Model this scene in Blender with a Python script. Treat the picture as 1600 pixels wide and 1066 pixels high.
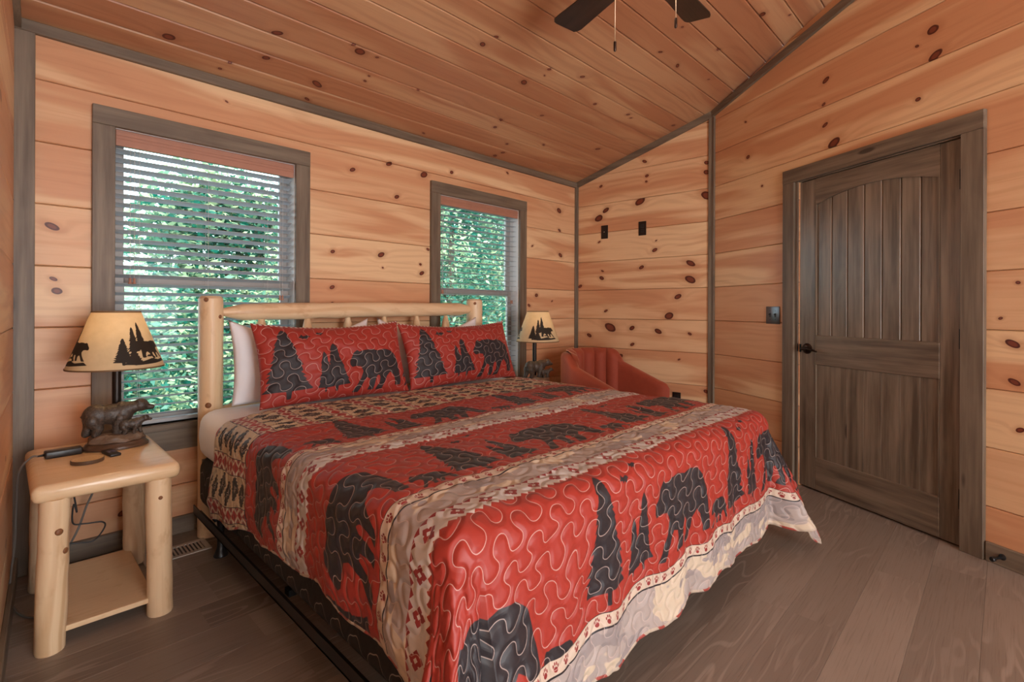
import bpy, bmesh, math, random
import numpy as np
from mathutils import Matrix, Vector

random.seed(7)
for _o in list(bpy.data.objects):
    bpy.data.objects.remove(_o, do_unlink=True)
SC = bpy.context.scene
COL = SC.collection

# ------------------------------------------------------------------ camera
FPX, YAW, HY, HC, ROLL = 785.0, 0.778, 483.3, 1.143, math.radians(0.2)
F2 = (math.cos(YAW), math.sin(YAW)); R2 = (math.sin(YAW), -math.cos(YAW))
_c, _s = math.cos(ROLL), math.sin(ROLL)
cam_d = bpy.data.cameras.new('camera'); cam = bpy.data.objects.new('camera', cam_d); COL.objects.link(cam)
cam.matrix_world = Matrix((
    (R2[0]*_c, -R2[0]*_s, -F2[0], 0.0),
    (R2[1]*_c, -R2[1]*_s, -F2[1], 0.0),
    (_s, _c, 0.0, HC),
    (0, 0, 0, 1)))
cam_d.sensor_width = 36.0; cam_d.lens = FPX/1600*36.0
cam_d.shift_y = -(533-HY)/1600.0
cam_d.clip_start = 0.02; cam_d.clip_end = 200
SC.camera = cam

# ------------------------------------------------------------------ exposure, world, sun
SC.view_settings.view_transform = 'Standard'
try: SC.view_settings.look = 'None'
except Exception: pass
SC.view_settings.gamma = 1.0
SC.view_settings.use_curve_mapping = False
SC.view_settings.exposure = 0.06

world = bpy.data.worlds.new('sky'); SC.world = world; world.use_nodes = True
_bg = world.node_tree.nodes['Background']
_bg.inputs['Color'].default_value = (0.80, 0.90, 1.0, 1); _bg.inputs['Strength'].default_value = 6.0

def add_light(name, kind, loc, energy, color, **kw):
    d = bpy.data.lights.new(name, kind); d.energy = energy; d.color = color
    for k, v in kw.items():
        if k != 'rot': setattr(d, k, v)
    o = bpy.data.objects.new(name, d); COL.objects.link(o); o.location = loc
    if 'rot' in kw: o.rotation_euler = kw['rot']
    return o
add_light('sun', 'SUN', (0, -5, 12), 6.5, (1.0, 0.93, 0.80), angle=math.radians(0.6), rot=(math.radians(38), math.radians(12), 0))
# added fill light behind the camera, set in an invented doorway
add_light('added_fill_light', 'AREA', (0.60, -2.52, 1.25), 105.0, (1.0, 0.94, 0.88), shape='RECTANGLE', size=1.7, size_y=2.1, rot=(math.radians(90), 0, 0))

# ------------------------------------------------------------------ pixel helper (1600 x 1066 frame)
def ray(px, py):
    X0 = px-800; Y0 = HY-py
    u = (X0*_c-Y0*_s)/FPX; w = (X0*_s+Y0*_c)/FPX
    return Vector((F2[0]+u*R2[0], F2[1]+u*R2[1], w))
def depth_of(p): return p[0]*F2[0]+p[1]*F2[1]

# ------------------------------------------------------------------ room measures
DW = 2.996                                   # window wall
A = (0.034, DW); B = (3.932, DW)
dC = Vector((0.0869, -0.9962)).normalized(); C = (B[0]+dC[0]*1.297, B[1]+dC[1]*1.297)
dD = Vector((-0.467, -0.884)).normalized()
LD = 2.62
E_ = (C[0]+dD[0]*LD, C[1]+dD[1]*LD)
YB = -2.45
CE0, CSL = 2.372, 0.296                      # ceiling height at window wall, slope
YR = -0.35                                   # ridge
def ceil_z(y):
    return CE0+CSL*(DW-y) if y > YR else CE0+CSL*(DW-YR)-CSL*(YR-y)
J0, PP = 2.136, 0.27                         # top plank joint, plank pitch
AL = (-0.25, YB)                             # far end of left wall

# ------------------------------------------------------------------ mesh helpers
def link(o, parent=None):
    COL.objects.link(o)
    if parent is not None: o.parent = parent
    return o
def tag(o, label=None, cat=None, group=None, kind=None):
    if label: o['label'] = label
    if cat: o['category'] = cat
    if group: o['group'] = group
    if kind: o['kind'] = kind
    return o
def thing(name, label, cat, loc=(0, 0, 0), rz=0.0, group=None):
    o = bpy.data.objects.new(name, None); o.empty_display_size = 0.05
    o.location = loc; o.rotation_euler = (0, 0, rz); link(o)
    return tag(o, label, cat, group)
def mesh_from(name, V, Fc, smooth=False, angle=None):
    me = bpy.data.meshes.new(name); me.from_pydata([tuple(v) for v in V], [], Fc)
    bm = bmesh.new(); bm.from_mesh(me); bmesh.ops.recalc_face_normals(bm, faces=bm.faces); bm.to_mesh(me); bm.free()
    if smooth:
        me.shade_smooth()
        if angle: me.set_sharp_from_angle(angle=math.radians(angle))
    me.update(); return me
class MB:
    """collects shapes into one mesh"""
    def __init__(s): s.v = []; s.f = []
    def add(s, V, Fc):
        o = len(s.v); s.v += [Vector(p) for p in V]; s.f += [[i+o for i in f] for f in Fc]; return s
    def box(s, lo, hi, m=None):
        x0, y0, z0 = lo; x1, y1, z1 = hi
        V = [Vector(p) for p in ((x0,y0,z0),(x1,y0,z0),(x1,y1,z0),(x0,y1,z0),(x0,y0,z1),(x1,y0,z1),(x1,y1,z1),(x0,y1,z1))]
        if m is not None: V = [m @ p for p in V]
        return s.add(V, [(0,3,2,1),(4,5,6,7),(0,1,5,4),(1,2,6,5),(2,3,7,6),(3,0,4,7)])
    def bbox(s, lo, hi, b=0.005, seg=2, m=None):
        bm = bmesh.new()
        t = MB().box(lo, hi); vs = [bm.verts.new(p) for p in t.v]
        for f in t.f: bm.faces.new([vs[i] for i in f])
        bmesh.ops.bevel(bm, geom=bm.edges[:], offset=b, segments=seg, affect='EDGES', profile=0.5)
        bm.verts.index_update()
        V = [(m @ v.co) if m is not None else v.co.copy() for v in bm.verts]
        Fc = [[v.index for v in f.verts] for f in bm.faces]; bm.free()
        return s.add(V, Fc)
    def tube(s, path, rad, n=12, cap=True, sq=None):
        P = [Vector(p) for p in path]; k = len(P)
        if not hasattr(rad, '__len__'): rad = [rad]*k
        up = None; V = []
        for i in range(k):
            t = (P[min(i+1, k-1)]-P[max(i-1, 0)]).normalized()
            if up is None:
                up = Vector((0, 0, 1)) if abs(t.z) < .9 else Vector((1, 0, 0))
            a = (up-t*up.dot(t)).normalized(); b = t.cross(a); up = a
            for j in range(n):
                q = 2*math.pi*j/n
                V.append(P[i]+(a*math.cos(q)+b*math.sin(q))*rad[i])
        Fc = [(i*n+j, i*n+(j+1) % n, (i+1)*n+(j+1) % n, (i+1)*n+j) for i in range(k-1) for j in range(n)]
        if cap: Fc += [tuple(range(n))[::-1], tuple((k-1)*n+j for j in range(n))]
        return s.add(V, Fc)
    def lathe(s, prof, n=24, c=(0, 0, 0), sx=1.0, sy=1.0, cap=True):
        V = []; k = len(prof)
        for r, z in prof:
            for j in range(n):
                q = 2*math.pi*j/n; V.append((c[0]+r*math.cos(q)*sx, c[1]+r*math.sin(q)*sy, c[2]+z))
        Fc = [(i*n+j, i*n+(j+1) % n, (i+1)*n+(j+1) % n, (i+1)*n+j) for i in range(k-1) for j in range(n)]
        if cap: Fc += [tuple(range(n))[::-1], tuple((k-1)*n+j for j in range(n))]
        return s.add(V, Fc)
    def ell(s, c, r, n=16, k=10, m=None):
        V = []; Fc = []
        for i in range(1, k):
            ph = math.pi*i/k
            for j in range(n):
                q = 2*math.pi*j/n; p = Vector((r[0]*math.sin(ph)*math.cos(q), r[1]*math.sin(ph)*math.sin(q), r[2]*math.cos(ph)))
                if m is not None: p = m @ p
                V.append(p+Vector(c))
        top = Vector((0, 0, r[2])); bot = Vector((0, 0, -r[2]))
        if m is not None: top = m @ top; bot = m @ bot
        V += [top+Vector(c), bot+Vector(c)]; T = len(V)-2
        for i in range(k-2):
            for j in range(n): Fc.append((i*n+j, (i+1)*n+j, (i+1)*n+(j+1) % n, i*n+(j+1) % n))
        for j in range(n):
            Fc.append((T, j, (j+1) % n)); Fc.append((T+1, (k-2)*n+(j+1) % n, (k-2)*n+j))
        return s.add(V, Fc)
    def prism(s, poly, y0, y1, m=None):
        """polygon in local x,z extruded along y"""
        n = len(poly); V = [Vector((p[0], y0, p[1])) for p in poly]+[Vector((p[0], y1, p[1])) for p in poly]
        if m is not None: V = [m @ p for p in V]
        Fc = [tuple(range(n)), tuple(range(n, 2*n))[::-1]]+[(i, i+n, (i+1) % n+n, (i+1) % n) for i in range(n)]
        return s.add(V, Fc)
    def build(s, name, mat, parent=None, smooth=False, angle=None, loc=None, matrix=None, bevel=0):
        me = mesh_from(name, s.v, s.f, smooth, angle)
        o = bpy.data.objects.new(name, me)
        if mat is not None: me.materials.append(mat)
        link(o, parent)
        if loc is not None: o.location = loc
        if matrix is not None: o.matrix_local = matrix
        if bevel:
            b = o.modifiers.new('bevel', 'BEVEL'); b.width = bevel; b.segments = 2; b.limit_method = 'ANGLE'
        return o
def copy_tree(o, parent=None):
    c = o.copy(); COL.objects.link(c)
    if parent is not None: c.parent = parent
    for ch in list(o.children): copy_tree(ch, c)
    return c
def frame(P, d, out, up, z=0.0):
    """local x = along d, y = out (away from room), z = up"""
    d = Vector(d); out = Vector(out); up = Vector(up)
    return Matrix(((d[0], out[0], up[0], P[0]), (d[1], out[1], up[1], P[1]), (d[2], out[2], up[2], z if len(P) < 3 else P[2]), (0, 0, 0, 1)))

# ------------------------------------------------------------------ node helpers
class NT:
    def __init__(s, name):
        s.mat = bpy.data.materials.new(name); s.mat.use_nodes = True
        s.t = s.mat.node_tree; s.n = s.t.nodes; s.l = s.t.links
        s.b = s.n['Principled BSDF']; s.o = s.n['Material Output']
    def set(s, sock, v):
        if isinstance(v, X): s.l.new(v.s, sock)
        elif isinstance(v, bpy.types.NodeSocket): s.l.new(v, sock)
        elif isinstance(v, (tuple, list)):
            if sock.type == 'RGBA' and len(v) == 3: v = (*v, 1)
            sock.default_value = v
        else: sock.default_value = v
    def m(s, op, a, b=0.0, c=0.0, clamp=False):
        k = s.n.new('ShaderNodeMath'); k.operation = op; k.use_clamp = clamp
        s.set(k.inputs[0], a); s.set(k.inputs[1], b); s.set(k.inputs[2], c)
        return X(s, k.outputs[0])
    def xyz(s, a, b, c=0.0):
        k = s.n.new('ShaderNodeCombineXYZ')
        for i, v in enumerate((a, b, c)): s.set(k.inputs[i], v)
        return X(s, k.outputs[0])
    def sep(s, v):
        k = s.n.new('ShaderNodeSeparateXYZ'); s.set(k.inputs[0], v)
        return [X(s, o) for o in k.outputs]
    def coord(s, kind='Object'):
        return X(s, s.n.new('ShaderNodeTexCoord').outputs[kind])
    def uv(s, name='UVMap'):
        k = s.n.new('ShaderNodeUVMap'); k.uv_map = name; return X(s, k.outputs[0])
    def attr(s, name, kind='GEOMETRY', out='Fac'):
        k = s.n.new('ShaderNodeAttribute'); k.attribute_name = name; k.attribute_type = kind; return X(s, k.outputs[out])
    def rnd(s): return X(s, s.n.new('ShaderNodeObjectInfo').outputs['Random'])
    def noise(s, v, scale=1.0, detail=2.0, rough=0.5, dist=0.0):
        k = s.n.new('ShaderNodeTexNoise'); s.set(k.inputs['Vector'], v); s.set(k.inputs['Scale'], scale)
        k.inputs['Detail'].default_value = detail; k.inputs['Roughness'].default_value = rough; k.inputs['Distortion'].default_value = dist
        return X(s, k.outputs[0])
    def vor(s, v, scale=1.0, feature='F1'):
        k = s.n.new('ShaderNodeTexVoronoi'); k.feature = feature; s.set(k.inputs['Vector'], v); s.set(k.inputs['Scale'], scale)
        return X(s, k.outputs[0])
    def ss(s, x, a, b):
        k = s.n.new('ShaderNodeMapRange'); k.interpolation_type = 'SMOOTHSTEP'; k.clamp = True
        s.set(k.inputs[0], x); s.set(k.inputs[1], a); s.set(k.inputs[2], b); k.inputs[3].default_value = 0; k.inputs[4].default_value = 1
        return X(s, k.outputs[0])
    def mix(s, f, a, b, mode='MIX'):
        k = s.n.new('ShaderNodeMix'); k.data_type = 'RGBA'; k.blend_type = mode; k.clamp_factor = True
        s.set(k.inputs[0], f); s.set(k.inputs[6], a); s.set(k.inputs[7], b)
        return X(s, k.outputs[2])
    def bump(s, h, strength=0.3, dist=0.01):
        k = s.n.new('ShaderNodeBump'); k.inputs['Strength'].default_value = strength; k.inputs['Distance'].default_value = dist
        s.set(k.inputs['Height'], h); s.l.new(k.outputs[0], s.b.inputs['Normal'])
    def out(s, col=None, rough=None, **kw):
        if col is not None: s.set(s.b.inputs['Base Color'], col)
        if rough is not None: s.set(s.b.inputs['Roughness'], rough)
        for k, v in kw.items(): s.set(s.b.inputs[k.replace('_', ' ')], v)
        return s.mat
class X:
    def __init__(s, nt, sock): s.nt = nt; s.s = sock
    def __add__(s, o): return s.nt.m('ADD', s, o)
    __radd__ = __add__
    def __sub__(s, o): return s.nt.m('SUBTRACT', s, o)
    def __rsub__(s, o): return s.nt.m('SUBTRACT', o, s)
    def __mul__(s, o): return s.nt.m('MULTIPLY', s, o)
    __rmul__ = __mul__
    def __truediv__(s, o): return s.nt.m('DIVIDE', s, o)
    def abs(s): return s.nt.m('ABSOLUTE', s)
    def sin(s): return s.nt.m('SINE', s)
    def frac(s): return s.nt.m('FRACT', s)
    def sqrt(s): return s.nt.m('SQRT', s)
    def lt(s, o): return s.nt.m('LESS_THAN', s, o)
    def gt(s, o): return s.nt.m('GREATER_THAN', s, o)
    def min(s, o): return s.nt.m('MINIMUM', s, o)
    def max(s, o): return s.nt.m('MAXIMUM', s, o)
    def inv(s): return s.nt.m('SUBTRACT', 1.0, s)

NK = 6
def pine(name, light, mid, dark, rough=0.42, ring=0.16, knots=True, axis='x'):
    """plank of clear-coated knotty pine; knots sit where each plank carries them"""
    t = NT(name); x, y, z = t.sep(t.coord()); r = t.rnd()
    if axis == 'z': x, z = z, x+y*0.7
    near = None
    if knots:
        for i in range(NK):
            k = t.attr('knot%d' % i, 'OBJECT', 'Vector'); kx, kz, kr = t.sep(k)
            dz = z-kz; dx = (x-kx)*0.80+dz*((kx*91.0).sin()*0.55)
            d = (dx*dx+dz*dz).sqrt()/kr
            near = d if near is None else near.min(d)
    wob = t.noise(t.xyz(x*14+r*31, z*14, r*17), 1.0, 2)
    warp = t.noise(t.xyz(x*0.9+r*40, z*3.0, r*9), 1.0, 2, 0.5)
    zz = z+warp*0.34
    if knots: zz = zz+t.m('POWER', 2.718, near*near*-0.10)*0.05
    wave = (zz*(2*math.pi*19)).sin()*0.5+0.5
    soft = t.noise(t.xyz(x*1.3+r*3, z*9, r*61), 1.0, 2)
    fine = t.noise(t.xyz(x*2.2+r*13, z*95, r*5), 1.0, 3, 0.6)
    broad = t.noise(t.xyz(x*0.42+r*57, z*4.6, r*23), 1.0, 3, 0.5, 0.9)
    col = t.mix(t.ss(broad, 0.44, 0.60), light, mid)
    col = t.mix(t.ss(r+(soft-0.5)*0.5, 0.25, 0.95)*0.75, col, mid)
    col = t.mix(t.ss(wave, 0.35, 1.0)*t.ss(soft, 0.38, 0.62)*ring, col, dark)
    col = t.mix(t.ss(fine, 0.50, 0.78)*0.20, col, dark)
    if knots:
        nr = near+(wob-0.5)*0.55
        col = t.mix(t.ss(nr, 2.8, 1.0)*0.34, col, dark)
        col = t.mix(t.ss(nr, 1.12, 0.96), col, (0.085, 0.016, 0.008))
        col = t.mix(t.ss(nr, 0.80, 0.50)*0.9, col, (0.21, 0.050, 0.024))
    if knots: t.bump(wave*0.3+fine*0.6, 0.08, 0.002)
    else:
        pt = t.noise(t.xyz(x*9+r*21, z*16, y*16), 1.0, 3, 0.6); pk = t.noise(t.xyz(x*3.5+r*5, z*30, y*30), 1.0, 3, 0.65)
        col = t.mix(t.ss(pt, 0.56, 0.70)*0.35, col, dark); col = t.mix(t.ss(pk, 0.55, 0.75)*0.30, col, dark)
        t.bump(pk+pt*0.6, 0.25, 0.006)
    return t.out(col, rough, Specular_IOR_Level=0.45)
def stain(name, c0, c1, axis='x', rough=0.5):
    t = NT(name); x, y, z = t.sep(t.coord()); r = t.rnd()
    a, b = (x, z) if axis == 'x' else (z, x)
    g = t.noise(t.xyz(a*1.6+r*31, b*26, y*26+r*7), 1.0, 4, 0.6)
    f = t.noise(t.xyz(a*3+r*9, b*160, y*160), 1.0, 2)
    p = t.noise(t.xyz(a*2+r*71, b*5, y*5+r*3), 1.0, 3, 0.6, 0.8)
    kn = t.vor(t.xyz(a*1.1+r*5, b*4+r*50, 0.0), 1.0)
    col = t.mix(t.ss(g, 0.3, 0.72), c0, c1)
    col = t.mix(t.ss(p, 0.45, 0.75)*0.5, col, c1)
    col = t.mix(t.ss(f, 0.5, 0.8)*0.35, col, c0)
    col = t.mix(t.ss(kn, 0.07, 0.04)*0.8, col, (0.02, 0.013, 0.009))
    t.bump(f, 0.12, 0.002)
    return t.out(col, rough)
def plain(name, col, rough=0.5, metal=0.0, var=0.0, **kw):
    t = NT(name)
    if var:
        n = t.noise(t.coord(), 14.0, 3); c = t.mix(n, tuple(v*(1-var) for v in col), tuple(min(1, v*(1+var)) for v in col))
    else: c = col
    return t.out(c, rough, Metallic=metal, **kw)
M = {}
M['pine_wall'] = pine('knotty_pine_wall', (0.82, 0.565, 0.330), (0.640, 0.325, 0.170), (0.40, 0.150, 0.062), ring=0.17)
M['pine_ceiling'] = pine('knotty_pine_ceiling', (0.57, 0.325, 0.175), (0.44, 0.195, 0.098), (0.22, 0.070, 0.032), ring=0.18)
M['log_x'] = pine('peeled_log', (0.84, 0.65, 0.43), (0.76, 0.53, 0.315), (0.50, 0.26, 0.11), 0.4, 0.5, False)
M['log_z'] = pine('peeled_log_upright', (0.84, 0.65, 0.43), (0.76, 0.53, 0.315), (0.50, 0.26, 0.11), 0.4, 0.5, False, 'z')
M['slab'] = pine('varnished_pine_slab', (0.84, 0.65, 0.42), (0.78, 0.55, 0.33), (0.55, 0.32, 0.15), 0.25, 0.26, False)
M['stain_x'] = stain('grey_brown_stain', (0.112, 0.080, 0.055), (0.220, 0.170, 0.122), 'x')
M['stain_z'] = stain('grey_brown_stain_upright', (0.112, 0.080, 0.055), (0.220, 0.170, 0.122), 'z')
M['door_z'] = stain('door_stain_upright', (0.095, 0.068, 0.047), (0.255, 0.195, 0.142), 'z', 0.33)
M['door_x'] = stain('door_stain_crosswise', (0.095, 0.068, 0.047), (0.240, 0.182, 0.132), 'x', 0.33)
M['backing'] = plain('backing_board', (0.10, 0.055, 0.03), 0.9)
def floor_mat():
    t = NT('grey_brown_vinyl_plank'); x, y, z = t.sep(t.coord()); r = t.rnd()
    n = t.noise(t.xyz(x*1.1+r*47, z*7, r*19), 1.0, 2, 0.5, 0.4)
    w = ((n*1.0+z*2.0)*(2*math.pi*9)).sin()*0.5+0.5
    fine = t.noise(t.xyz(x*5+r*3, z*190, r), 1.0, 3, 0.65)
    patch = t.noise(t.xyz(x*1.3+r*77, z*2, r*5), 1.0, 2)
    col = t.mix(r, (0.215, 0.168, 0.135), (0.325, 0.260, 0.212))
    col = t.mix(t.ss(patch, 0.35, 0.7)*0.5, col, (0.155, 0.115, 0.090))
    col = t.mix(t.ss(w, 0.75, 1.0)*t.ss(patch, 0.4, 0.62)*0.5, col, (0.40, 0.32, 0.265))
    col = t.mix(t.ss(fine, 0.5, 0.75)*0.35, col, (0.085, 0.055, 0.042))
    t.bump(fine*0.5+w*0.3, 0.10, 0.0015)
    return t.out(col, t.m('MULTIPLY_ADD', fine, 0.2, 0.33))
M['floor'] = floor_mat()
M['black_metal'] = plain('black_metal', (0.012, 0.012, 0.013), 0.4, 0.3)
M['black_plastic'] = plain('black_plastic', (0.016, 0.015, 0.016), 0.38)
M['bronze'] = plain('oil_rubbed_bronze', (0.045, 0.028, 0.022), 0.32, 0.85)
M['white_vinyl'] = plain('white_vinyl', (0.74, 0.75, 0.76), 0.4)
M['blind'] = plain('blind_slat', (0.42, 0.455, 0.50), 0.5)
M['sash'] = plain('window_sash', (0.34, 0.31, 0.29), 0.45)  # white frame darkened, its backlit shade is in the colour
M['blind_wood'] = plain('valance_wood', (0.42, 0.20, 0.135), 0.5, 0, 0.12)
M['cord'] = plain('blind_cord', (0.55, 0.52, 0.50), 0.8)
M['sheet'] = plain('white_cotton', (0.86, 0.86, 0.90), 0.9, 0, 0.03)
M['grey_cable'] = plain('grey_cable', (0.16, 0.145, 0.13), 0.6)

# ================================================================== STRUCTURE
def out_of(d): return (-d[1], d[0])
FR = {}
def wall_frame(P, d): o = out_of(d); return frame(P, (d[0], d[1], 0), (o[0], o[1], 0), (0, 0, 1))
dL = (Vector(A)-Vector(AL)).normalized(); LL = (Vector(A)-Vector(AL)).length
FR['back'] = wall_frame((0.0, DW), (1, 0))
FR['right'] = wall_frame(B, dC)
FR['door'] = wall_frame(C, dD)
FR['left'] = wall_frame(AL, dL)
FR['entry'] = wall_frame(E_, (0, -1))
FR['front'] = wall_frame((E_[0], YB), (-1, 0))

# knots read off the photograph: zoom origin, zoom factor, then (x, y, size)
KZ = {
 'back': [((460,220),3.478,[(148,166,8),(157,219,9),(316,158,12),(334,227,8),(570,253,4),(557,305,11),(704,185,17),(515,125,13),(855,172,9),(1158,175,7),(1040,268,8),(1438,380,14),(1453,440,5),(1440,487,9),(1445,622,12),(1293,572,6),(208,602,10),(471,620,15),(480,690,5),(685,672,7),(692,720,12),(205,796,11),(205,882,7),(1315,840,10),(1400,872,5),(1275,895,8),(725,590,8)]),
          ((0,300),2.665,[(217,143,17),(238,413,15),(222,362,9)]), ((0,660),2.62,[(502,372,13),(720,190,10)]), ((0,0),3.2,[(1133,508,6)])],
 'right': [((880,160),4.442,[(262,583,10),(565,410,12),(580,510,10),(576,550,8),(995,418,13),(995,485,16),(535,688,26),(1000,648,30),(296,750,17),(246,805,24),(645,960,6),(250,970,8)]),
           ((880,380),4.442,[(635,48,14),(543,168,14),(688,165,5),(885,140,23),(882,252,27),(272,194,8),(268,243,14),(796,372,18),(297,470,10),(735,505,24),(325,585,30),(478,590,16),(660,613,19),(878,630,10),(180,640,14),(480,703,12),(388,788,21),(360,850,22),(804,808,7),(990,1030,13),(118,300,12)])],
 'door': [((1100,0),3.2,[(610,400,13),(596,461,6),(598,522,8),(208,610,6),(1145,148,22),(1065,231,8),(1157,277,23),(1070,497,11),(605,625,11),(650,715,24),(220,785,9),(290,930,6)]),
          ((1500,160),3.55,[(322,1000,9)]), ((1200,440),4.0,[(1453,230,10),(1530,390,26),(1540,630,22),(1575,930,18)])],
 'ceil': [((0,0),3.2,[(845,185,22),(1385,165,18),(1330,290,13),(1150,315,8),(1100,343,8),(1535,495,11),(1585,420,19)]),
          ((400,0),3.2,[(520,258,20),(488,225,8),(605,287,7),(565,380,6),(545,405,7),(811,451,6),(1225,600,10),(1195,636,9),(1255,720,7),(1235,763,8),(1195,778,8),(665,585,5),(838,666,6),(1133,222,13),(1200,185,10),(1340,412,15),(1467,347,8),(1443,378,5),(1430,578,7),(1438,724,7)]),
          ((800,0),3.2,[(353,384,10),(415,520,8),(580,573,8),(595,590,6),(807,627,8),(430,745,10),(742,260,8),(828,328,11),(852,135,6),(1033,248,9),(1252,72,14),(1388,75,6),(983,397,5)])],
}
SLC = math.sqrt(1+CSL*CSL); cS, sS = 1/SLC, CSL/SLC
FR['ceil'] = frame((0, DW, CE0), (1, 0, 0), (0, sS, cS), (0, -cS, sS))
FR['ceil_rear'] = frame((0, YB, ceil_z(YB)), (-1, 0, 0), (0, -sS, cS), (0, cS, sS))
FR['floor'] = frame((0, 0, 0), (1, 0, 0), (0, 0, -1), (0, 1, 0))
def wall_knots(key):
    res = []; fi = FR[key].inverted()
    n = FR[key].to_3x3() @ Vector((0, 1, 0)); P0 = FR[key].translation
    for (ox, oy), sc, lst in KZ.get(key, []):
        for x, y, r in lst:
            rr = ray(ox+x/sc, oy+y/sc); t = n.dot(P0-Vector((0, 0, HC)))/n.dot(rr)
            p = Vector((0, 0, HC))+rr*t; l = fi @ p
            res.append((l.x, l.z, max(0.006, r/sc*t/FPX*0.95)))
    return res
def clip_top(poly, ztop):
    res = []
    for i in range(len(poly)):
        a, b = poly[i], poly[(i+1) % len(poly)]
        fa, fb = ztop(a[0])-a[1], ztop(b[0])-b[1]
        if fa >= 0: res.append(a)
        if (fa >= 0) != (fb >= 0):
            k = fa/(fa-fb); res.append((a[0]+(b[0]-a[0])*k, a[1]+(b[1]-a[1])*k))
    return res
def set_knots(o, kn, x0, x1, z0, z1):
    k = sorted([q for q in kn if x0-.02 < q[0] < x1+.02 and z0-.01 < q[1] < z1+.01], key=lambda q: -q[2])[:NK]
    for i in range(NK):
        o['knot%d' % i] = [float(v) for v in k[i]] if i < len(k) else [-50.0-i, -50.0, 0.005]
def chamfer_prism(mb, poly, za, zb, ch, th, y0=0.0):
    n = len(poly)
    g = ch*0.22; cl = lambda z, e: min(max(z, za+e), zb-e)
    Fp = [(x, y0, cl(z, ch)) for x, z in poly]; Mp = [(x, y0+ch*0.9, cl(z, g)) for x, z in poly]; Bp = [(x, y0+th, cl(z, g)) for x, z in poly]
    Fc = [tuple(range(n)), tuple(range(2*n, 3*n))[::-1]]
    for q in range(2):
        Fc += [(q*n+i, (q+1)*n+i, (q+1)*n+(i+1) % n, q*n+(i+1) % n) for i in range(n)]
    mb.add(Fp+Mp+Bp, Fc)
def plank_wall(key, L, ztop, openings, mat, parent, name='wall_plank', rows=None, x_start=0.0, rand_knots=0):
    kn = wall_knots(key)
    zmax = max(ztop(x_start), ztop(L))
    edges = [J0-PP*k for k in range(-5, 9)]; edges = sorted([e for e in edges if 0 < e < zmax]); edges = [0.0]+edges+[zmax]
    for za, zb in zip(edges[:-1], edges[1:]):
        if zb-za < 0.01: continue
        xs = sorted(set([x_start, L]+[v for o in openings for v in (o[0], o[1])]))
        rects = []
        for xa, xb in zip(xs[:-1], xs[1:]):
            segs = [(za, zb)]
            for o in openings:
                if o[0] <= xa+1e-6 and o[1] >= xb-1e-6:
                    ns = []
                    for a, b in segs:
                        if o[3] <= a or o[2] >= b: ns.append((a, b)); continue
                        if o[2] > a: ns.append((a, o[2]))
                        if o[3] < b: ns.append((o[3], b))
                    segs = ns
            rects += [(xa, xb, a, b) for a, b in segs]
        comp = list(range(len(rects)))
        for i in range(len(rects)):
            for j in range(i):
                r, q = rects[i], rects[j]
                if abs(r[0]-q[1]) < 1e-6 and min(r[3], q[3])-max(r[2], q[2]) > 1e-4:
                    ci, cj = comp[i], comp[j]; comp = [cj if c == ci else c for c in comp]
        for c in sorted(set(comp)):
            mb = MB(); sel = [rects[i] for i in range(len(rects)) if comp[i] == c]
            for xa, xb, a, b in sel:
                poly = clip_top([(xa, a), (xb, a), (xb, b), (xa, b)], ztop)
                if len(poly) > 2: chamfer_prism(mb, poly, za, zb, 0.005, 0.028)
            if not mb.v: continue
            o = mb.build(name, mat, parent, matrix=FR[key])
            kk = list(kn)
            if rand_knots:
                kk += [(random.uniform(sel[0][0], sel[-1][1]), random.uniform(za+.03, zb-.03), random.uniform(.008, .018)) for _ in range(rand_knots)]
            set_knots(o, kk, sel[0][0], sel[-1][1], za, zb)
def backing(name, key, L, ztop, openings, x_start=0.0):
    mb = MB(); xs = sorted(set([x_start, L]+[v for o in openings for v in (o[0], o[1])]))
    for xa, xb in zip(xs[:-1], xs[1:]):
        ops = sorted([o for o in openings if o[0] <= xa+1e-6 and o[1] >= xb-1e-6], key=lambda o: o[2]); z = -0.03
        for o in ops:
            if o[2] > z+1e-4: mb.prism([(xa, z), (xb, z), (xb, o[2]), (xa, o[2])], 0.028, 0.12)
            z = o[3]
        mb.prism([(xa, z), (xb, z), (xb, ztop(xb)), (xa, ztop(xa))], 0.028, 0.12)
    me = mesh_from(name, mb.v, mb.f); me.transform(FR[key]); me.materials.append(M['backing'])
    o = link(bpy.data.objects.new(name, me)); tag(o, kind='structure'); return o

WX = [(0.287, 1.294), (2.184, 3.200)]        # outer casing edges of the two windows
CW = 0.084; WZ0, WZ1 = 0.565, 1.992
ops_back = [(a+CW, b-CW, WZ0, WZ1) for a, b in WX]
LC = 1.297
def ztop_line(key):
    def f(x):
        p = FR[key] @ Vector((x, 0, 0)); return ceil_z(p.y)
    return f
wb = backing('wall_back', 'back', 4.05, lambda x: CE0+0.02, ops_back, -0.06)
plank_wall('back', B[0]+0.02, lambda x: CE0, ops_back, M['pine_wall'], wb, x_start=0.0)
wr = backing('wall_right', 'right', LC+0.02, ztop_line('right'), [])
plank_wall('right', LC, ztop_line('right'), [], M['pine_wall'], wr)
DOOR = (0.834, 1.752, 0.0, 1.985)
wd = backing('wall_right_angled', 'door', LD, ztop_line('door'), [])
plank_wall('door', LD, ztop_line('door'), [DOOR], M['pine_wall'], wd)
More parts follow.
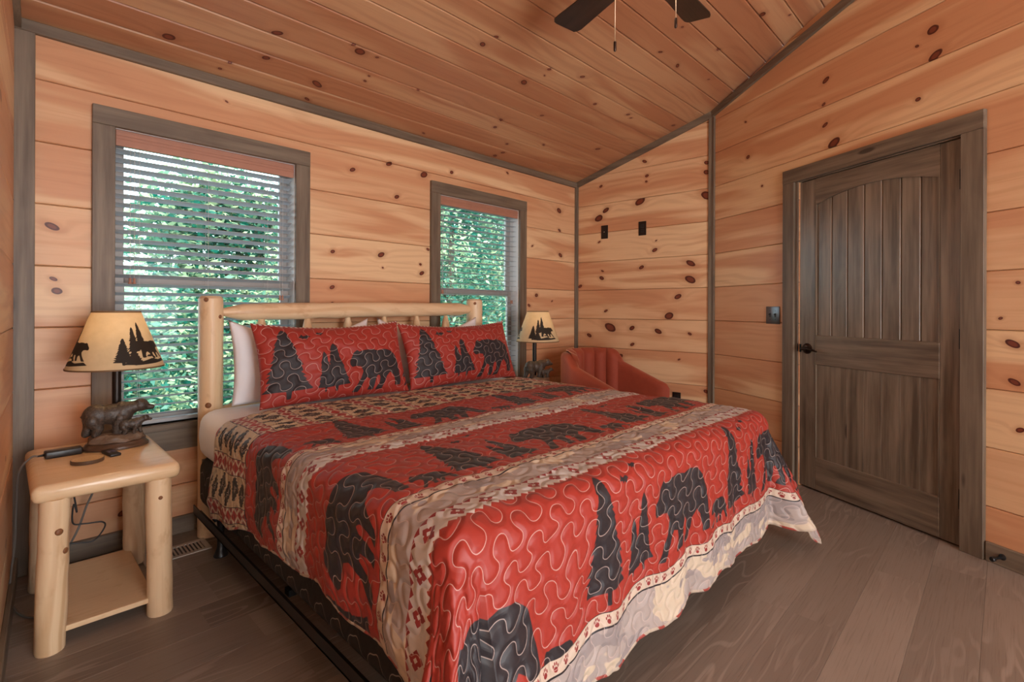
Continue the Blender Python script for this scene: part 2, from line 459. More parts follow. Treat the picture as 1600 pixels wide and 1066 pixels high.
# side wall: gable outline has its peak inside, so build it as two runs
lr = (YR-YB)/dL[1]
for k, (xa, xb) in enumerate(((0.0, lr), (lr, LL))):
    w_ = backing('wall_left' if k else 'wall_left_rear', 'left', xb, ztop_line('left'), [], xa)
    plank_wall('left', xb, ztop_line('left'), [], M['pine_wall'], w_, x_start=xa, rand_knots=2)
LEn = E_[1]-YB
we = backing('wall_entry', 'entry', LEn, ztop_line('entry'), [])
plank_wall('entry', LEn, ztop_line('entry'), [], M['pine_wall'], we, rand_knots=2)
LF = E_[0]-AL[0]
GD = (E_[0]-1.90, E_[0]+0.12, 0.06, 2.18)    # invented opening behind the camera, made for the fill light
wf = backing('wall_front', 'front', LF, lambda x: ceil_z(YB), [GD])
plank_wall('front', LF, lambda x: ceil_z(YB), [GD], M['pine_wall'], wf, rand_knots=2)
gd = MB()
for xa in (GD[0], (GD[0]+GD[1])/2-.04, GD[1]-.08): gd.box((xa, 0.02, GD[2]), (xa+.08, .09, GD[3]))
for za in (GD[2], GD[3]-.08): gd.box((GD[0], 0.02, za), (GD[1], .09, za+.08))
tag(gd.build('added_door_frame', M['white_vinyl'], matrix=FR['front']), kind='structure')  # unseen door frame, added round the fill light

# ceiling boards
def xmax_at(y):
    if y >= C[1]: return B[0]+(DW-y)*dC[0]/-dC[1]
    if y >= E_[1]: return C[0]+(C[1]-y)*dD[0]/-dD[1]
    return E_[0]
cb = MB()
for key, x0, x1, n in (('ceil', -.35, 4.15, (DW-YR)*SLC), ('ceil_rear', -4.15, .35, (YR-YB)*SLC)):
    cb.prism([(x0, -.1), (x1, -.1), (x1, n+.02), (x0, n+.02)], 0.022, 0.10, FR[key])
ceil = tag(cb.build('ceiling', M['backing']), kind='structure')
BWd = 0.1425
kn = wall_knots('ceil')
for key, n in (('ceil', (DW-YR)*SLC), ('ceil_rear', (YR-YB)*SLC)):
    z = 0.0
    while z < n-0.005:
        zb = min(z+BWd, n)
        ya = (FR[key] @ Vector((0, 0, z))).y; yb_ = (FR[key] @ Vector((0, 0, zb))).y
        xm = max(xmax_at(ya), xmax_at(yb_))+0.05; xl = -0.30
        mb = MB(); xa, xb = (xl, xm) if key == 'ceil' else (-xm, -xl)
        chamfer_prism(mb, [(xa, z), (xb, z), (xb, zb), (xa, zb)], z, zb, 0.0068, 0.022)
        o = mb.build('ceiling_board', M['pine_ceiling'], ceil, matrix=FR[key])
        kk = kn if key == 'ceil' else []
        set_knots(o, kk, xa, xb, z, zb)
        z = zb
# floor planks
fb = MB(); fb.box((-.4, YB-.1, -.10), (4.3, DW+.1, -.012)); floor = tag(fb.build('floor', M['backing']), kind='structure')
FW = 0.178; k = math.floor((YB-0.06)/FW); ends = {2: 2.1, 3: 2.1, 4: 1.64, 5: 2.07, 12: 0.60, 13: 0.60}
y = 0.06+FW*k
while y < DW:
    y1 = y+FW; row = round((y-0.06)/FW)
    x = -0.35-random.uniform(0, 1.1)
    if row in ends: x = ends[row]-1.22*3
    xm = max(xmax_at(max(y, YB)), xmax_at(min(y1, DW)))+.04
    while x < xm:
        a, b = max(x, -0.36), min(x+1.22, xm)
        if b-a > 0.02:
            mb = MB(); chamfer_prism(mb, [(a, y), (b, y), (b, y1), (a, y1)], y, y1, 0.0009, 0.012)
            mb.build('floor_plank', M['floor'], floor, matrix=FR['floor'])
        x += 1.22
    y = y1

# trims
tn = [0]
def trim(lo, hi, key, mat='stain_x', bev=0.002, m=None):
    tn[0] += 1
    c = [(a+b)/2 for a, b in zip(lo, hi)]
    mb = MB(); mb.bbox([a-q for a, q in zip(lo, c)], [b-q for b, q in zip(hi, c)], bev, 1)
    fm = (m if m is not None else FR[key]) @ Matrix.Translation(c)
    return tag(mb.build('trim_%d' % tn[0], M[mat], matrix=fm), kind='structure')
trim((0.02, -0.022, CE0-0.05), (B[0]-0.005, 0.0, CE0), 'back')
def rake(key, x0, x1, h=0.052):
    tn[0] += 1; f = ztop_line(key); mb = MB()
    mb.prism([(x0, f(x0)-h), (x1, f(x1)-h), (x1, f(x1)), (x0, f(x0))], -0.022, 0.0)
    return tag(mb.build('trim_%d' % tn[0], M['stain_x'], matrix=FR[key]), kind='structure')
rake('right', 0.0, LC); rake('door', 0.0, LD); rake('left', lr, LL-0.02); rake('left', 0, lr)
trim((0.030, -0.020, 0.0), (0.098, 0.0, CE0-0.05), 'back', 'stain_z')
trim((B[0]-0.030, -0.018, 0.0), (B[0]-.002, 0.0, CE0-0.05), 'back', 'stain_z')
trim((0.0, -0.018, 0.0), (0.026, 0.0, CE0-0.04), 'right', 'stain_z')
trim((LC-0.030, -0.016, 0.0), (LC+0.008, 0.004, ceil_z(C[1])-0.045), 'right', 'stain_z')
trim((-0.004, -0.016, 0.0), (0.030, 0.004, ceil_z(C[1])-0.05), 'door', 'stain_z')
# baseboards
def baseboard(side, key, x0, x1, h=0.088):
    mb = MB(); c = ((x0+x1)/2, -0.008, h/2); mb.bbox((x0-c[0], -0.016-c[1], -h/2), (x1-c[0], -c[1], h/2), .003, 1)
    return tag(mb.build('baseboard_'+side, M['stain_x'], matrix=FR[key] @ Matrix.Translation(c)), kind='structure')
baseboard('back', 'back', 0.098, B[0]-0.03); baseboard('right', 'right', 0.026, LC-0.03)
baseboard('right_angled_inner', 'door', 0.03, 0.715); baseboard('right_angled_outer', 'door', 1.857, LD)
baseboard('left', 'left', 0.0, LL-0.02); baseboard('entry', 'entry', 0, LEn)

# windows ---------------------------------------------------------
def glass_mat():
    t = NT('window_glass'); n = t.n
    g = n.new('ShaderNodeBsdfGlossy'); g.inputs['Roughness'].default_value = 0.02
    tr = n.new('ShaderNodeBsdfTransparent'); tr.inputs[0].default_value = (0.90, 0.97, 0.95, 1)
    fr = n.new('ShaderNodeFresnel'); fr.inputs[0].default_value = 1.35
    mx = n.new('ShaderNodeMixShader')
    t.l.new(fr.outputs[0], mx.inputs[0]); t.l.new(tr.outputs[0], mx.inputs[1]); t.l.new(g.outputs[0], mx.inputs[2])
    t.l.new(mx.outputs[0], t.o.inputs[0]); return t.mat
M['glass'] = glass_mat()
def part_box(name, lo, hi, mat, parent, bev=0.002, seg=1):
    """child box with its own origin at its centre (parent at world origin or unrotated)"""
    c = Vector([(a+b)/2 for a, b in zip(lo, hi)])
    mb = MB()
    if bev: mb.bbox(Vector(lo)-c, Vector(hi)-c, bev, seg)
    else: mb.box(Vector(lo)-c, Vector(hi)-c)
    o = mb.build(name, M[mat] if isinstance(mat, str) else mat, parent, loc=c); return o
for wi, (xa, xb) in enumerate(WX):
    xi0, xi1 = xa+CW, xb-CW
    root = tag(bpy.data.objects.new('window_%d' % (wi+1), None), kind='structure'); link(root); root.location = (0, DW, 0)
    part_box('casing_header', (xa, -0.024, WZ1), (xb, 0, 2.078), 'stain_x', root)
    part_box('casing_side', (xa, -0.022, WZ0-0.135), (xi0, 0, WZ1), 'stain_z', root)
    part_box('casing_side', (xi1, -0.022, WZ0-0.135), (xb, 0, WZ1), 'stain_z', root)
    part_box('casing_apron', (xi0, -0.020, WZ0-0.135), (xi1, 0, WZ0-0.03), 'stain_x', root)
    part_box('sill', (xi0, -0.032, WZ0-0.03), (xi1, 0.125, WZ0), 'stain_x', root)
    part_box('jamb', (xi0-0.010, 0.001, WZ0), (xi0+0.002, 0.125, WZ1), 'white_vinyl', root)
    part_box('jamb', (xi1-0.002, 0.001, WZ0), (xi1+0.010, 0.125, WZ1), 'white_vinyl', root)
    part_box('jamb_head', (xi0+.002, 0.001, WZ1-0.002), (xi1-.002, 0.125, WZ1+0.010), 'white_vinyl', root)
    a, b = xi0+0.003, xi1-0.003
    for nm, z0, z1, yy in (('upper_sash', 1.262, WZ1-0.012, 0.100), ('lower_sash', WZ0, 1.305, 0.078)):
        mb = MB(); w = 0.045
        mb.bbox((a, yy, z0), (a+w, yy+0.03, z1), .003, 1); mb.bbox((b-w, yy, z0), (b, yy+0.03, z1), .003, 1)
        mb.bbox((a+w, yy, z0), (b-w, yy+0.03, z0+0.042), .003, 1); mb.bbox((a+w, yy, z1-0.042), (b-w, yy+0.03, z1), .003, 1)
        s_ = mb.build(nm, M['sash'], root)
        g = MB(); g.box((a+w-.005, yy+0.012, z0+0.037), (b-w+.005, yy+0.016, z1-0.037)); g.build('pane', M['glass'], s_)
    # blind: a thing of its own
    far = 'wide open' if wi else 'tilted half closed'
    bl = thing('window_blind', ('horizontal slat blind with flat open slats in the window beside the corner' if wi else
               'horizontal slat blind with tilted slats in the window behind the nightstand lamp'), 'blind', (0, DW, WZ1), 0, 'window blinds')
    def pb(n_, lo, hi, mat, par=bl, bev=0.0015): 
        return part_box(n_, (lo[0], lo[1], lo[2]-WZ1), (hi[0], hi[1], hi[2]-WZ1), mat, par, bev)
    h = 0.066 if wi else 0.075
    va = pb('valance', (a+.001, 0.004, WZ1-.004-h), (b-.001, 0.016, WZ1-.004), 'blind_wood')
    pb('valance_moulding', (a+.001, 0.0005, WZ1-.032), (b-.001, 0.004, WZ1-.014), 'blind_wood')
    pb('valance_moulding', (a+.001, 0.001, WZ1-.048), (b-.001, 0.004, WZ1-.038), 'blind_wood')
    pb('headrail', (a+.006, 0.018, WZ1-.062), (b-.006, 0.068, WZ1-.016), 'blind')
    slope = 0.02 if wi else 0.30; ang = math.atan(slope)
    z = WZ1-0.012-0.085; sl0 = None
    while z > WZ0+0.045:
        if sl0 is None:
            mb = MB(); L_ = (b-a)/2-.005; kx = 5; Vv = []; 
            for ix in (-L_, L_):
                for q in range(kx):
                    yy = -0.024+0.048*q/(kx-1); cr = 0.0022*(1-(yy/0.024)**2)
                    Vv.append((ix, yy, cr+0.0012)); 
                for q in range(kx):
                    yy = -0.024+0.048*q/(kx-1); cr = 0.0022*(1-(yy/0.024)**2)
                    Vv.append((ix, yy, cr-0.0012))
            n_ = 2*kx; Fc = []
            for q in range(kx-1):
                Fc += [(q, q+1, n_+q+1, n_+q), (kx+q+1, kx+q, n_+kx+q, n_+kx+q+1)]
            Fc += [(0, n_, n_+kx, kx), (kx-1, 2*kx-1, n_+2*kx-1, n_+kx-1)]
            Fc += [(q+1, q, kx+q, kx+q+1) for q in range(kx-1)]+[(n_+q, n_+q+1, n_+kx+q+1, n_+kx+q) for q in range(kx-1)]
            mb.add(Vv, Fc); o = mb.build('slat', M['blind'], bl); sl0 = o
        else:
            o = sl0.copy(); COL.objects.link(o)
        o.location = ((a+b)/2, 0.043, z-WZ1); o.rotation_euler = (-ang, 0, 0)
        z -= 0.0427
    pb('bottom_rail', (a+.005, 0.020, WZ0+0.004), (b-.005, 0.066, WZ0+0.024), 'blind', bev=.004)
    for fx in ((0.115, 0.47, 0.83) if wi == 0 else (0.10, 0.80)):
        x_ = a+(b-a)*fx
        for yy in (0.0185, 0.0675):
            mb = MB(); mb.tube([(x_, yy, -0.08), (x_, yy, WZ0+.01-WZ1)], 0.0009, 5); mb.build('ladder_cord', M['cord'], bl)
    for xx in ((a+0.058, a+0.074) if wi == 0 else (a+.035, a+.045)):
        mb = MB(); mb.tube([(xx, 0.012, -0.085), (xx, 0.012, 1.285-WZ1)], 0.0011, 5); c_ = mb.build('pull_cord', M['cord'], bl)
        mb = MB(); mb.lathe([(0.002, .03), (0.006, .026), (0.0055, .020), (0.0045, .012), (0.009, .002), (0.0085, 0)], 10, (xx, 0.012, 1.258-WZ1)); mb.build('tassel', M['blind_wood'], c_, True, 40)
    for xx in (b-0.075, b-0.060):
        mb = MB(); mb.tube([(xx, 0.012, -0.085), (xx, 0.012, 1.215-WZ1)], 0.0011, 5); c_ = mb.build('tilt_cord', M['cord'], bl)
        mb = MB(); mb.lathe([(0.002, .03), (0.006, .026), (0.0055, .020), (0.0045, .012), (0.009, .002), (0.0085, 0)], 10, (xx, 0.012, 1.19-WZ1)); mb.build('tassel', M['blind_wood'], c_, True, 40)
    pl = add_light('window_portal', 'AREA', ((xa+xb)/2, DW+0.16, (WZ0+WZ1)/2), 1.0, (1, 1, 1), shape='RECTANGLE', size=xi1-xi0, size_y=WZ1-WZ0, rot=(math.radians(-90), 0, 0))
    pl.data.cycles.is_portal = True

# door -------------------------------------------------------------
DF = FR['door']
droot = tag(bpy.data.objects.new('door_1', None), kind='structure'); link(droot); droot.matrix_world = DF
def db(n_, lo, hi, mat, bev=0.002, par=None): return part_box(n_, lo, hi, mat, par or droot, bev)
db('casing_header', (0.717, -0.024, 1.985), (1.852, 0, 2.073), 'stain_x')
db('casing_side', (0.717, -0.022, 0), (0.806, 0, 1.985), 'stain_z')
db('casing_side', (1.757, -0.022, 0), (1.852, 0, 1.985), 'stain_z')
db('jamb', (0.806, -0.006, 0), (0.828, 0.027, 1.985), 'stain_z')
db('jamb_head', (0.828, -0.004, 1.978), (1.757, 0.027, 1.985), 'stain_x')
s0, s1, zt = 0.832, 1.753, 1.974
i0, i1 = 0.950, 1.655
y0, y1 = 0.004, 0.0265
db('stile', (s0, y0, 0.012), (i0, y1, zt), 'door_z', 0.003); db('stile', (i1, y0, 0.012), (s1, y1, zt), 'door_z', 0.003)
db('rail', (i0, y0, 0.012), (i1, y1, 0.215), 'door_x', 0.003); db('rail', (i0, y0, 0.800), (i1, y1, 0.985), 'door_x', 0.003)
def arch(s): u_ = (s-(i0+i1)/2)/((i1-i0)/2); return 1.808+0.058*(1-u_*u_)
mb = MB(); NN = 24
poly = [(i0+(i1-i0)*k/NN, arch(i0+(i1-i0)*k/NN)) for k in range(NN+1)]+[(i1, zt), (i0, zt)]
mb.prism(poly, y0, y1); mb.build('top_rail', M['door_x'], droot)
gs = [i0, 1.053, 1.155, 1.258, 1.360, 1.461, 1.560, i1]
for a, b in zip(gs[:-1], gs[1:]):
    mb = MB(); ch = 0.006; n_ = 6
    top = [(a+(b-a)*k/n_, arch(a+(b-a)*k/n_)+0.004) for k in range(n_+1)]
    pl_ = [(a, 0.98)]+[(b, 0.98)]+top[::-1]
    nn = len(pl_); Fp = [(min(max(x, a+ch), b-ch), y0+0.010, z) for x, z in pl_]; Mp = [(min(max(x, a+.0012), b-.0012), y0+0.010+ch, z) for x, z in pl_]; Bp = [(x, y1, z) for x, z in pl_]
    Fc = [tuple(range(nn))]+[(q*nn+i, (q+1)*nn+i, (q+1)*nn+(i+1) % nn, q*nn+(i+1) % nn) for q in range(2) for i in range(nn)]
    mb.add(Fp+Mp+Bp, Fc); mb.build('panel_board', M['door_z'], droot)
    db('panel_board', (a+.0004, y0+0.009, 0.212), (b-.0004, y1, 0.803), 'door_z', 0.0015)
mb = MB()  # dark bead round the panels
for lo, hi in (((i0-.001, y0-.001, .985), (i0+.006, y0+.008, 1.812)), ((i1-.006, y0-.001, .985), (i1+.001, y0+.008, 1.812)), ((i0, y0-.001, .215), (i0+.005, y0+.008, .80)), ((i1-.005, y0-.001, .215), (i1, y0+.008, .80))): mb.box(lo, hi)
mb.build('bead', M['stain_z'], droot)
for z in (1.776, 1.007, 0.237):
    mb = MB(); mb.tube([(1.7545, -0.004, z-.05), (1.7545, -0.004, z+.05)], 0.0065, 10); mb.box((1.741, 0.0005, z-.048), (1.7545, 0.0045, z+.048)); mb.build('hinge', M['black_metal'], droot)
mb = MB(); hx, hz = 0.893, 0.897
RX = Matrix.Rotation(math.radians(90), 4, 'X')
tmp = MB(); tmp.lathe([(0.0, 0.0), (0.034, 0.0), (0.034, 0.006), (0.026, 0.013), (0.013, 0.016), (0.011, 0.045), (0.0, 0.047)], 24, cap=False)
mb.add([(hx+p.x, y0-p.z, hz+p.y) for p in tmp.v], tmp.f)
mb.tube([(hx, y0-.043, hz), (hx+.03, y0-.046, hz+.004), (hx+.07, y0-.044, hz-.004), (hx+.10, y0-.040, hz-.012)], [0.011, .009, .0075, .006], 10)
mb.build('handle', M['bronze'], droot, True, 40)
db('strike_plate', (0.826, -0.0085, 0.875), (0.8285, 0.003, 0.925), 'black_metal', 0)
db('latch_plate', (0.832, 0.000, 0.872), (0.846, 0.0045, 0.922), 'black_metal', 0)

# ================================================================== PRINTED SHAPES (signed distance of outlines)
BEAR = [((x-893)/370., (728-y)/370.) for x, y in [(893,572),(897,548),(918,523),(932,498),(958,481),(972,493),(1010,483),(1060,480),(1105,490),(1150,482),(1200,490),(1235,520),(1250,560),(1258,610),(1262,690),(1255,712),(1212,710),(1214,690),(1205,650),(1182,628),(1152,652),(1132,690),(1112,724),(1064,726),(1075,708),(1095,690),(1102,655),(1092,640),(1075,650),(1062,690),(1050,724),(1008,722),(1022,700),(1028,660),(1004,650),(985,672),(962,710),(947,728),(905,726),(930,700),(965,652),(985,612),(972,584),(940,579),(905,586)]]
def pine_poly(w, h, tiers=11, seed=1, jag=0.5):
    rg = random.Random(seed); L = []; R = []
    for i in range(tiers):
        z1 = 1-(i+1)/tiers*0.9; hw = 0.05+0.45*((i+1)/tiers)**0.85
        a = hw*(0.88+0.24*rg.random()); b = hw*(0.88+0.24*rg.random())
        L += [(-a, z1+0.012), (-a*(1-jag*0.45), z1+0.045*rg.random())]; R += [(b, z1+0.012), (b*(1-jag*0.45), z1+0.045*rg.random())]
    pts = [(0, 1.0)]+R[:-1]+[(0.06, 0.10), (0.05, 0.0), (-0.05, 0.0), (-0.06, 0.10)]+L[:-1][::-1]
    return [(x*w, y*h) for x, y in pts]
BIRD = [(0,0),(.2,.1),(.35,.32),(.42,.12),(.7,.2),(1,.05),(.75,0),(.6,-.2),(.45,-.05),(.25,-.18),(.3,-.02)]
def place(poly, x, y, sx=1.0, sy=None): sy = sx if sy is None else sy; return [(x+p[0]*sx, y+p[1]*sy) for p in poly]
def sdf_polys(U, Vc, polys, far=0.05):
    out = np.full(U.shape, far)
    for P in polys:
        P = np.array(P, float); lo = P.min(0)-far; hi = P.max(0)+far
        sel = (U > lo[0]) & (U < hi[0]) & (Vc > lo[1]) & (Vc < hi[1])
        if not sel.any(): continue
        x = U[sel]; y = Vc[sel]; d = np.full(x.shape, 1e9); ins = np.zeros(x.shape, bool)
        for i in range(len(P)):
            a = P[i]; b = P[(i+1) % len(P)]; e = b-a; l2 = e@e
            if l2 < 1e-14: continue
            t = np.clip(((x-a[0])*e[0]+(y-a[1])*e[1])/l2, 0, 1)
            d = np.minimum(d, (x-a[0]-t*e[0])**2+(y-a[1]-t*e[1])**2)
            c = ((a[1] > y) != (b[1] > y)); c &= x < (b[0]-a[0])*(y-a[1])/((b[1]-a[1]) if b[1] != a[1] else 1e-12)+a[0]
            ins ^= c
        d = np.sqrt(d); d[ins] *= -1
        out[sel] = np.minimum(out[sel], d)
    return out
def add_float(me, name, arr):
    a = me.attributes.new(name, 'FLOAT', 'POINT'); a.data.foreach_set('value', np.asarray(arr, np.float32).ravel())
def add_uv(me, UV):
    uv = me.uv_layers.new(name='UVMap'); idx = np.empty(len(me.loops), np.int32); me.loops.foreach_get('vertex_index', idx)
    uv.data.foreach_set('uv', np.asarray(UV, np.float32)[idx].ravel())
def grid_mesh(name, Pos, closed_u=False):
    n, m = Pos.shape[:2]; ii = np.arange(n*m).reshape(n, m)
    if closed_u: a = ii; b = np.roll(ii, -1, 0); q = np.stack([a[:, :-1], b[:, :-1], b[:, 1:], a[:, 1:]], -1)
    else: q = np.stack([ii[:-1, :-1], ii[1:, :-1], ii[1:, 1:], ii[:-1, 1:]], -1)
    q = q.reshape(-1, 4); me = bpy.data.meshes.new(name)
    me.vertices.add(n*m); me.vertices.foreach_set('co', Pos.reshape(-1).astype(np.float32))
    me.loops.add(q.size); me.loops.foreach_set('vertex_index', q.ravel().astype(np.int32))
    me.polygons.add(len(q)); me.polygons.foreach_set('loop_start', np.arange(0, q.size, 4, dtype=np.int32))
    me.update(calc_edges=True); me.shade_smooth(); return me
def vnoise(x, y, seed=0):
    """smooth value noise, numpy"""
    xi = np.floor(x).astype(int); yi = np.floor(y).astype(int); fx = x-xi; fy = y-yi
    fx = fx*fx*(3-2*fx); fy = fy*fy*(3-2*fy)
    def h(a, b):
        k = (a*374761393+b*668265263+seed*1442695) & 0xffffffff; k = ((k ^ (k >> 13))*1274126177) & 0xffffffff
        return ((k ^ (k >> 16)) & 0xffff)/65535.0
    return (h(xi, yi)*(1-fx)+h(xi+1, yi)*fx)*(1-fy)+(h(xi, yi+1)*(1-fx)+h(xi+1, yi+1)*fx)*fy

# ------------------------------------------------------------------ quilt cloth
RED = (0.35, 0.031, 0.018); INK = (0.020, 0.015, 0.019); CREAM = (0.58, 0.46, 0.365); MAROON = (0.26, 0.025, 0.025)
TL, TP = 0.098, 0.066                       # repeat along and between the quilting lines
def thread_table(nx=180, ny=128):
    s = np.linspace(0, 2*np.pi, 97)[:-1]; cx = (s-0.86*np.sin(2*s))/(2*np.pi)*TL; cy = 0.0270*np.sin(s)-0.0012*np.sin(3*s)
    X_, Y_ = np.meshgrid((np.arange(nx)+.5)/nx*TL, (np.arange(ny)+.5)/ny*TP, indexing='ij'); d = np.full(X_.shape, 1e9); par = np.zeros(X_.shape, int)
    for k in range(-2, 4):
        px = np.concatenate([cx+TL*q for q in (-1, 0, 1)]+[[2*TL]]); py = np.concatenate([cy]*3+[[cy[0]]])+k*TP
        below = np.zeros(X_.shape, bool)
        for a in range(len(px)-1):
            ex, ey = px[a+1]-px[a], py[a+1]-py[a]; t = np.clip(((X_-px[a])*ex+(Y_-py[a])*ey)/(ex*ex+ey*ey), 0, 1)
            d = np.minimum(d, np.hypot(X_-px[a]-t*ex, Y_-py[a]-t*ey))
            c = (px[a] > X_) != (px[a+1] > X_); yy = py[a]+(X_-px[a])/(ex if abs(ex) > 1e-12 else 1e-12)*ey; below ^= c & (yy > Y_)
        par += below
    return np.where(par % 2 == 0, d, -d)
TT = thread_table()
def thread_field(U, Vc):
    """signed distance to the nearest quilting line; the sign flips from row to row"""
    ca, sa = math.cos(0.35), math.sin(0.35); u = U*ca+Vc*sa+0.040*(vnoise(U*8, Vc*8, 31)-.5); v = Vc*ca-U*sa+0.034*(vnoise(U*8, Vc*8, 32)-.5)
    iu = np.floor(u/TL); iv = np.floor(v/TP); nx, ny = TT.shape
    d = TT[np.clip(((u/TL-iu)*nx).astype(int), 0, nx-1), np.clip(((v/TP-iv)*ny).astype(int), 0, ny-1)]
    return np.where(iv % 2 == 0, d, -d)
def stitched(t, u, v, col, amp=1.0):
    """meandering quilting thread and the puffs between its lines"""
    d = t.attr('thread').abs()
    thread = t.ss(d, 0.0014, 0.0005)
    col = t.mix(thread*0.50, col, (0.70, 0.54, 0.49))
    h = t.ss(d, -0.002, 0.014)
    n = t.noise(t.xyz(u*46, v*46, 0.0), 1.0, 2)
    t.bump(h+n*0.25, 0.5*amp, 0.006)
    return col
def quilt_mat():
    t = NT('printed_quilt'); u, v, _ = t.sep(t.uv()); ink = t.attr('ink')
    P0, PER = 1.685, 0.605
    w = ((P0-v)/PER).frac()*PER                     # 0 at the top of each paw strip
    body = v.lt(P0)
    # red field with black print
    red = t.mix(t.noise(t.xyz(u*30, v*4, 0.0), 1.0, 2)*0.35, RED, (0.28, 0.016, 0.013))
    col = t.mix(t.ss(ink, 0.0012, -0.0012), red, INK)
    # paw strip
    cell = 0.048; cx = ((u/cell).frac()-0.5)*cell; cy = w-0.019
    def ell(px, py, rx, ry):
        a = (cx-px)/rx; b = (cy-py)/ry; return (a*a+b*b)
    paw = ell(0.0, 0.005, .0085, .0065)
    for px, py in ((-.0095, -.003), (-.0035, -.0085), (.0035, -.0085), (.0095, -.003)): paw = paw.min(ell(px, py, .0026, .0042))
    strip = t.mix(paw.lt(1.0), CREAM, MAROON)
    strip = t.mix((w-0.0385).abs().lt(0.0028), strip, INK)
    strip = t.mix(w.lt(0.0022), strip, INK)
    # grey camouflage
    cn = t.noise(t.xyz(u*5.5, v*9, 0.0), 1.0, 2); cn2 = t.noise(t.xyz(u*6+9, v*11, 3.0), 1.0, 2)
    camo = t.mix(t.ss(cn, 0.53, 0.545), (0.40, 0.335, 0.31), (0.60, 0.49, 0.37))
    camo = t.mix(t.ss(cn2, 0.57, 0.58), camo, (0.30, 0.255, 0.25))
    # pale strip of maroon stars with toothed borders
    c2 = 0.088; sx = (((u/c2).frac()-0.5)*c2).abs(); sy = (w-0.1675).abs()
    star = ((sx.max(sy)-0.0130).min((sx+sy)-0.0225)).max(0.0065-(sx+sy)).max(0.0032-((sx-sy).abs()+(0.020-(sx+sy)).max(0.0)))
    azt = t.mix(star.lt(0.0), (0.56, 0.52, 0.50), MAROON)
    tri = ((u/0.026).frac()-0.5).abs()*0.026
    azt = t.mix((w-0.130+tri*-1.0).lt(0.0), azt, MAROON)
    edge2 = (0.205-w-tri).lt(0.0)
    azt = t.mix((0.205-w).lt(0.014), azt, (0.64, 0.58, 0.54))
    azt = t.mix(edge2, azt, RED)
    col = t.mix(body*w.lt(0.205), col, azt)
    col = t.mix((body*w.lt(0.130)).max(v.lt(0.346)), col, camo)
    col = t.mix(body*w.lt(0.041), col, strip)
    # beige head panel
    ph = 0.178; k = (u-0.90)/ph
    a = ((k+0.5).frac()-0.5).abs()*ph
    bx = (k.frac()-0.5)*ph
    beige = t.mix(t.noise(t.xyz(u*60, v*12, 0.0), 1.0, 2), (0.50, 0.385, 0.25), (0.60, 0.475, 0.32))
    def motif(ox, off):
        y_ = (bx-ox).abs(); x_ = (((v+off)/0.165).frac()-0.5).abs()*0.165
        saw = ((y_/0.013).frac()-0.5).abs()*0.016
        body_ = (x_-(0.031-y_*0.60+saw*1.2)).max(y_-0.043)
        hole = (x_/0.010+y_/0.016)-1.0
        stripe = ((y_/0.0052).frac()-0.5).gt(0.0)
        return body_.lt(0.0), hole.lt(0.0)*stripe
    for ox, off in ((-0.010, 0.0), (0.010, 0.0825)):
        mk, hl = motif(ox, off)
        beige = t.mix(mk*a.gt(0.030), beige, (0.032, 0.026, 0.022)); beige = t.mix(hl, beige, (0.5, 0.42, 0.33))
    dia = (a/0.024+((v/0.062).frac()-0.5).abs()*2.0)
    dia2 = ((a-0.026).abs()/0.017+(((v/0.062)+0.5).frac()-0.5).abs()*3.0)
    band = t.mix(dia.lt(1.0), (0.60, 0.48, 0.37), (0.33, 0.03, 0.025)); band = t.mix(dia2.lt(0.8), band, (0.26, 0.04, 0.04))
    beige = t.mix(a.lt(0.030), beige, band)
    beige = t.mix((a-0.031).abs().lt(0.0016), beige, INK)
    head = v.gt(2.02)
    col = t.mix(head, col, beige)
    wh = 2.62-v; hs = t.mix(((wh/0.05).frac()-0.5).abs().lt(0.05), CREAM, MAROON)
    col = t.mix((v-2.02).abs().lt(0.003), col, INK)
    # bound edge of the cloth
    hem = t.attr('hem')
    bind = t.mix(((u+v)/0.11).frac().lt(0.35), (0.52, 0.42, 0.33), (0.35, 0.06, 0.045))
    col = t.mix(hem.lt(0.010), col, bind)
    col = stitched(t, u, v, col)
    return t.out(col, 0.52, Sheen_Weight=0.04)
M['quilt'] = quilt_mat()
def motif_row(x0, y0, n, s=1.0, flip=False):
    """trees, birds, bear and cub of one print repeat; y0 is the ground line, up is towards the head"""
    P = []
    for k in range(n):
        x = x0+0.91*k
        P.append(place(pine_poly(0.20, 0.36, 12, 3), x, y0, s)); P.append(place(pine_poly(0.105, 0.25, 9, 5), x+0.205, y0+.01, s)); P.append(place(pine_poly(0.07, 0.185, 7, 8), x+0.150, y0+.01, s))
        P.append(place(BEAR, x+0.275, y0+0.01, 0.375*s)); P.append(place(BEAR, x+0.665, y0+.005, 0.135*s))
        P.append(place(BIRD, x+0.09, y0+0.315, 0.06*s)); P.append(place(BIRD, x+0.17, y0+0.345, 0.05*s))
    return P
BX0, BX1, BY0, BY1, BZ = 0.655, 2.595, 0.815, 2.820, 0.652     # mattress box and top of quilt below noise
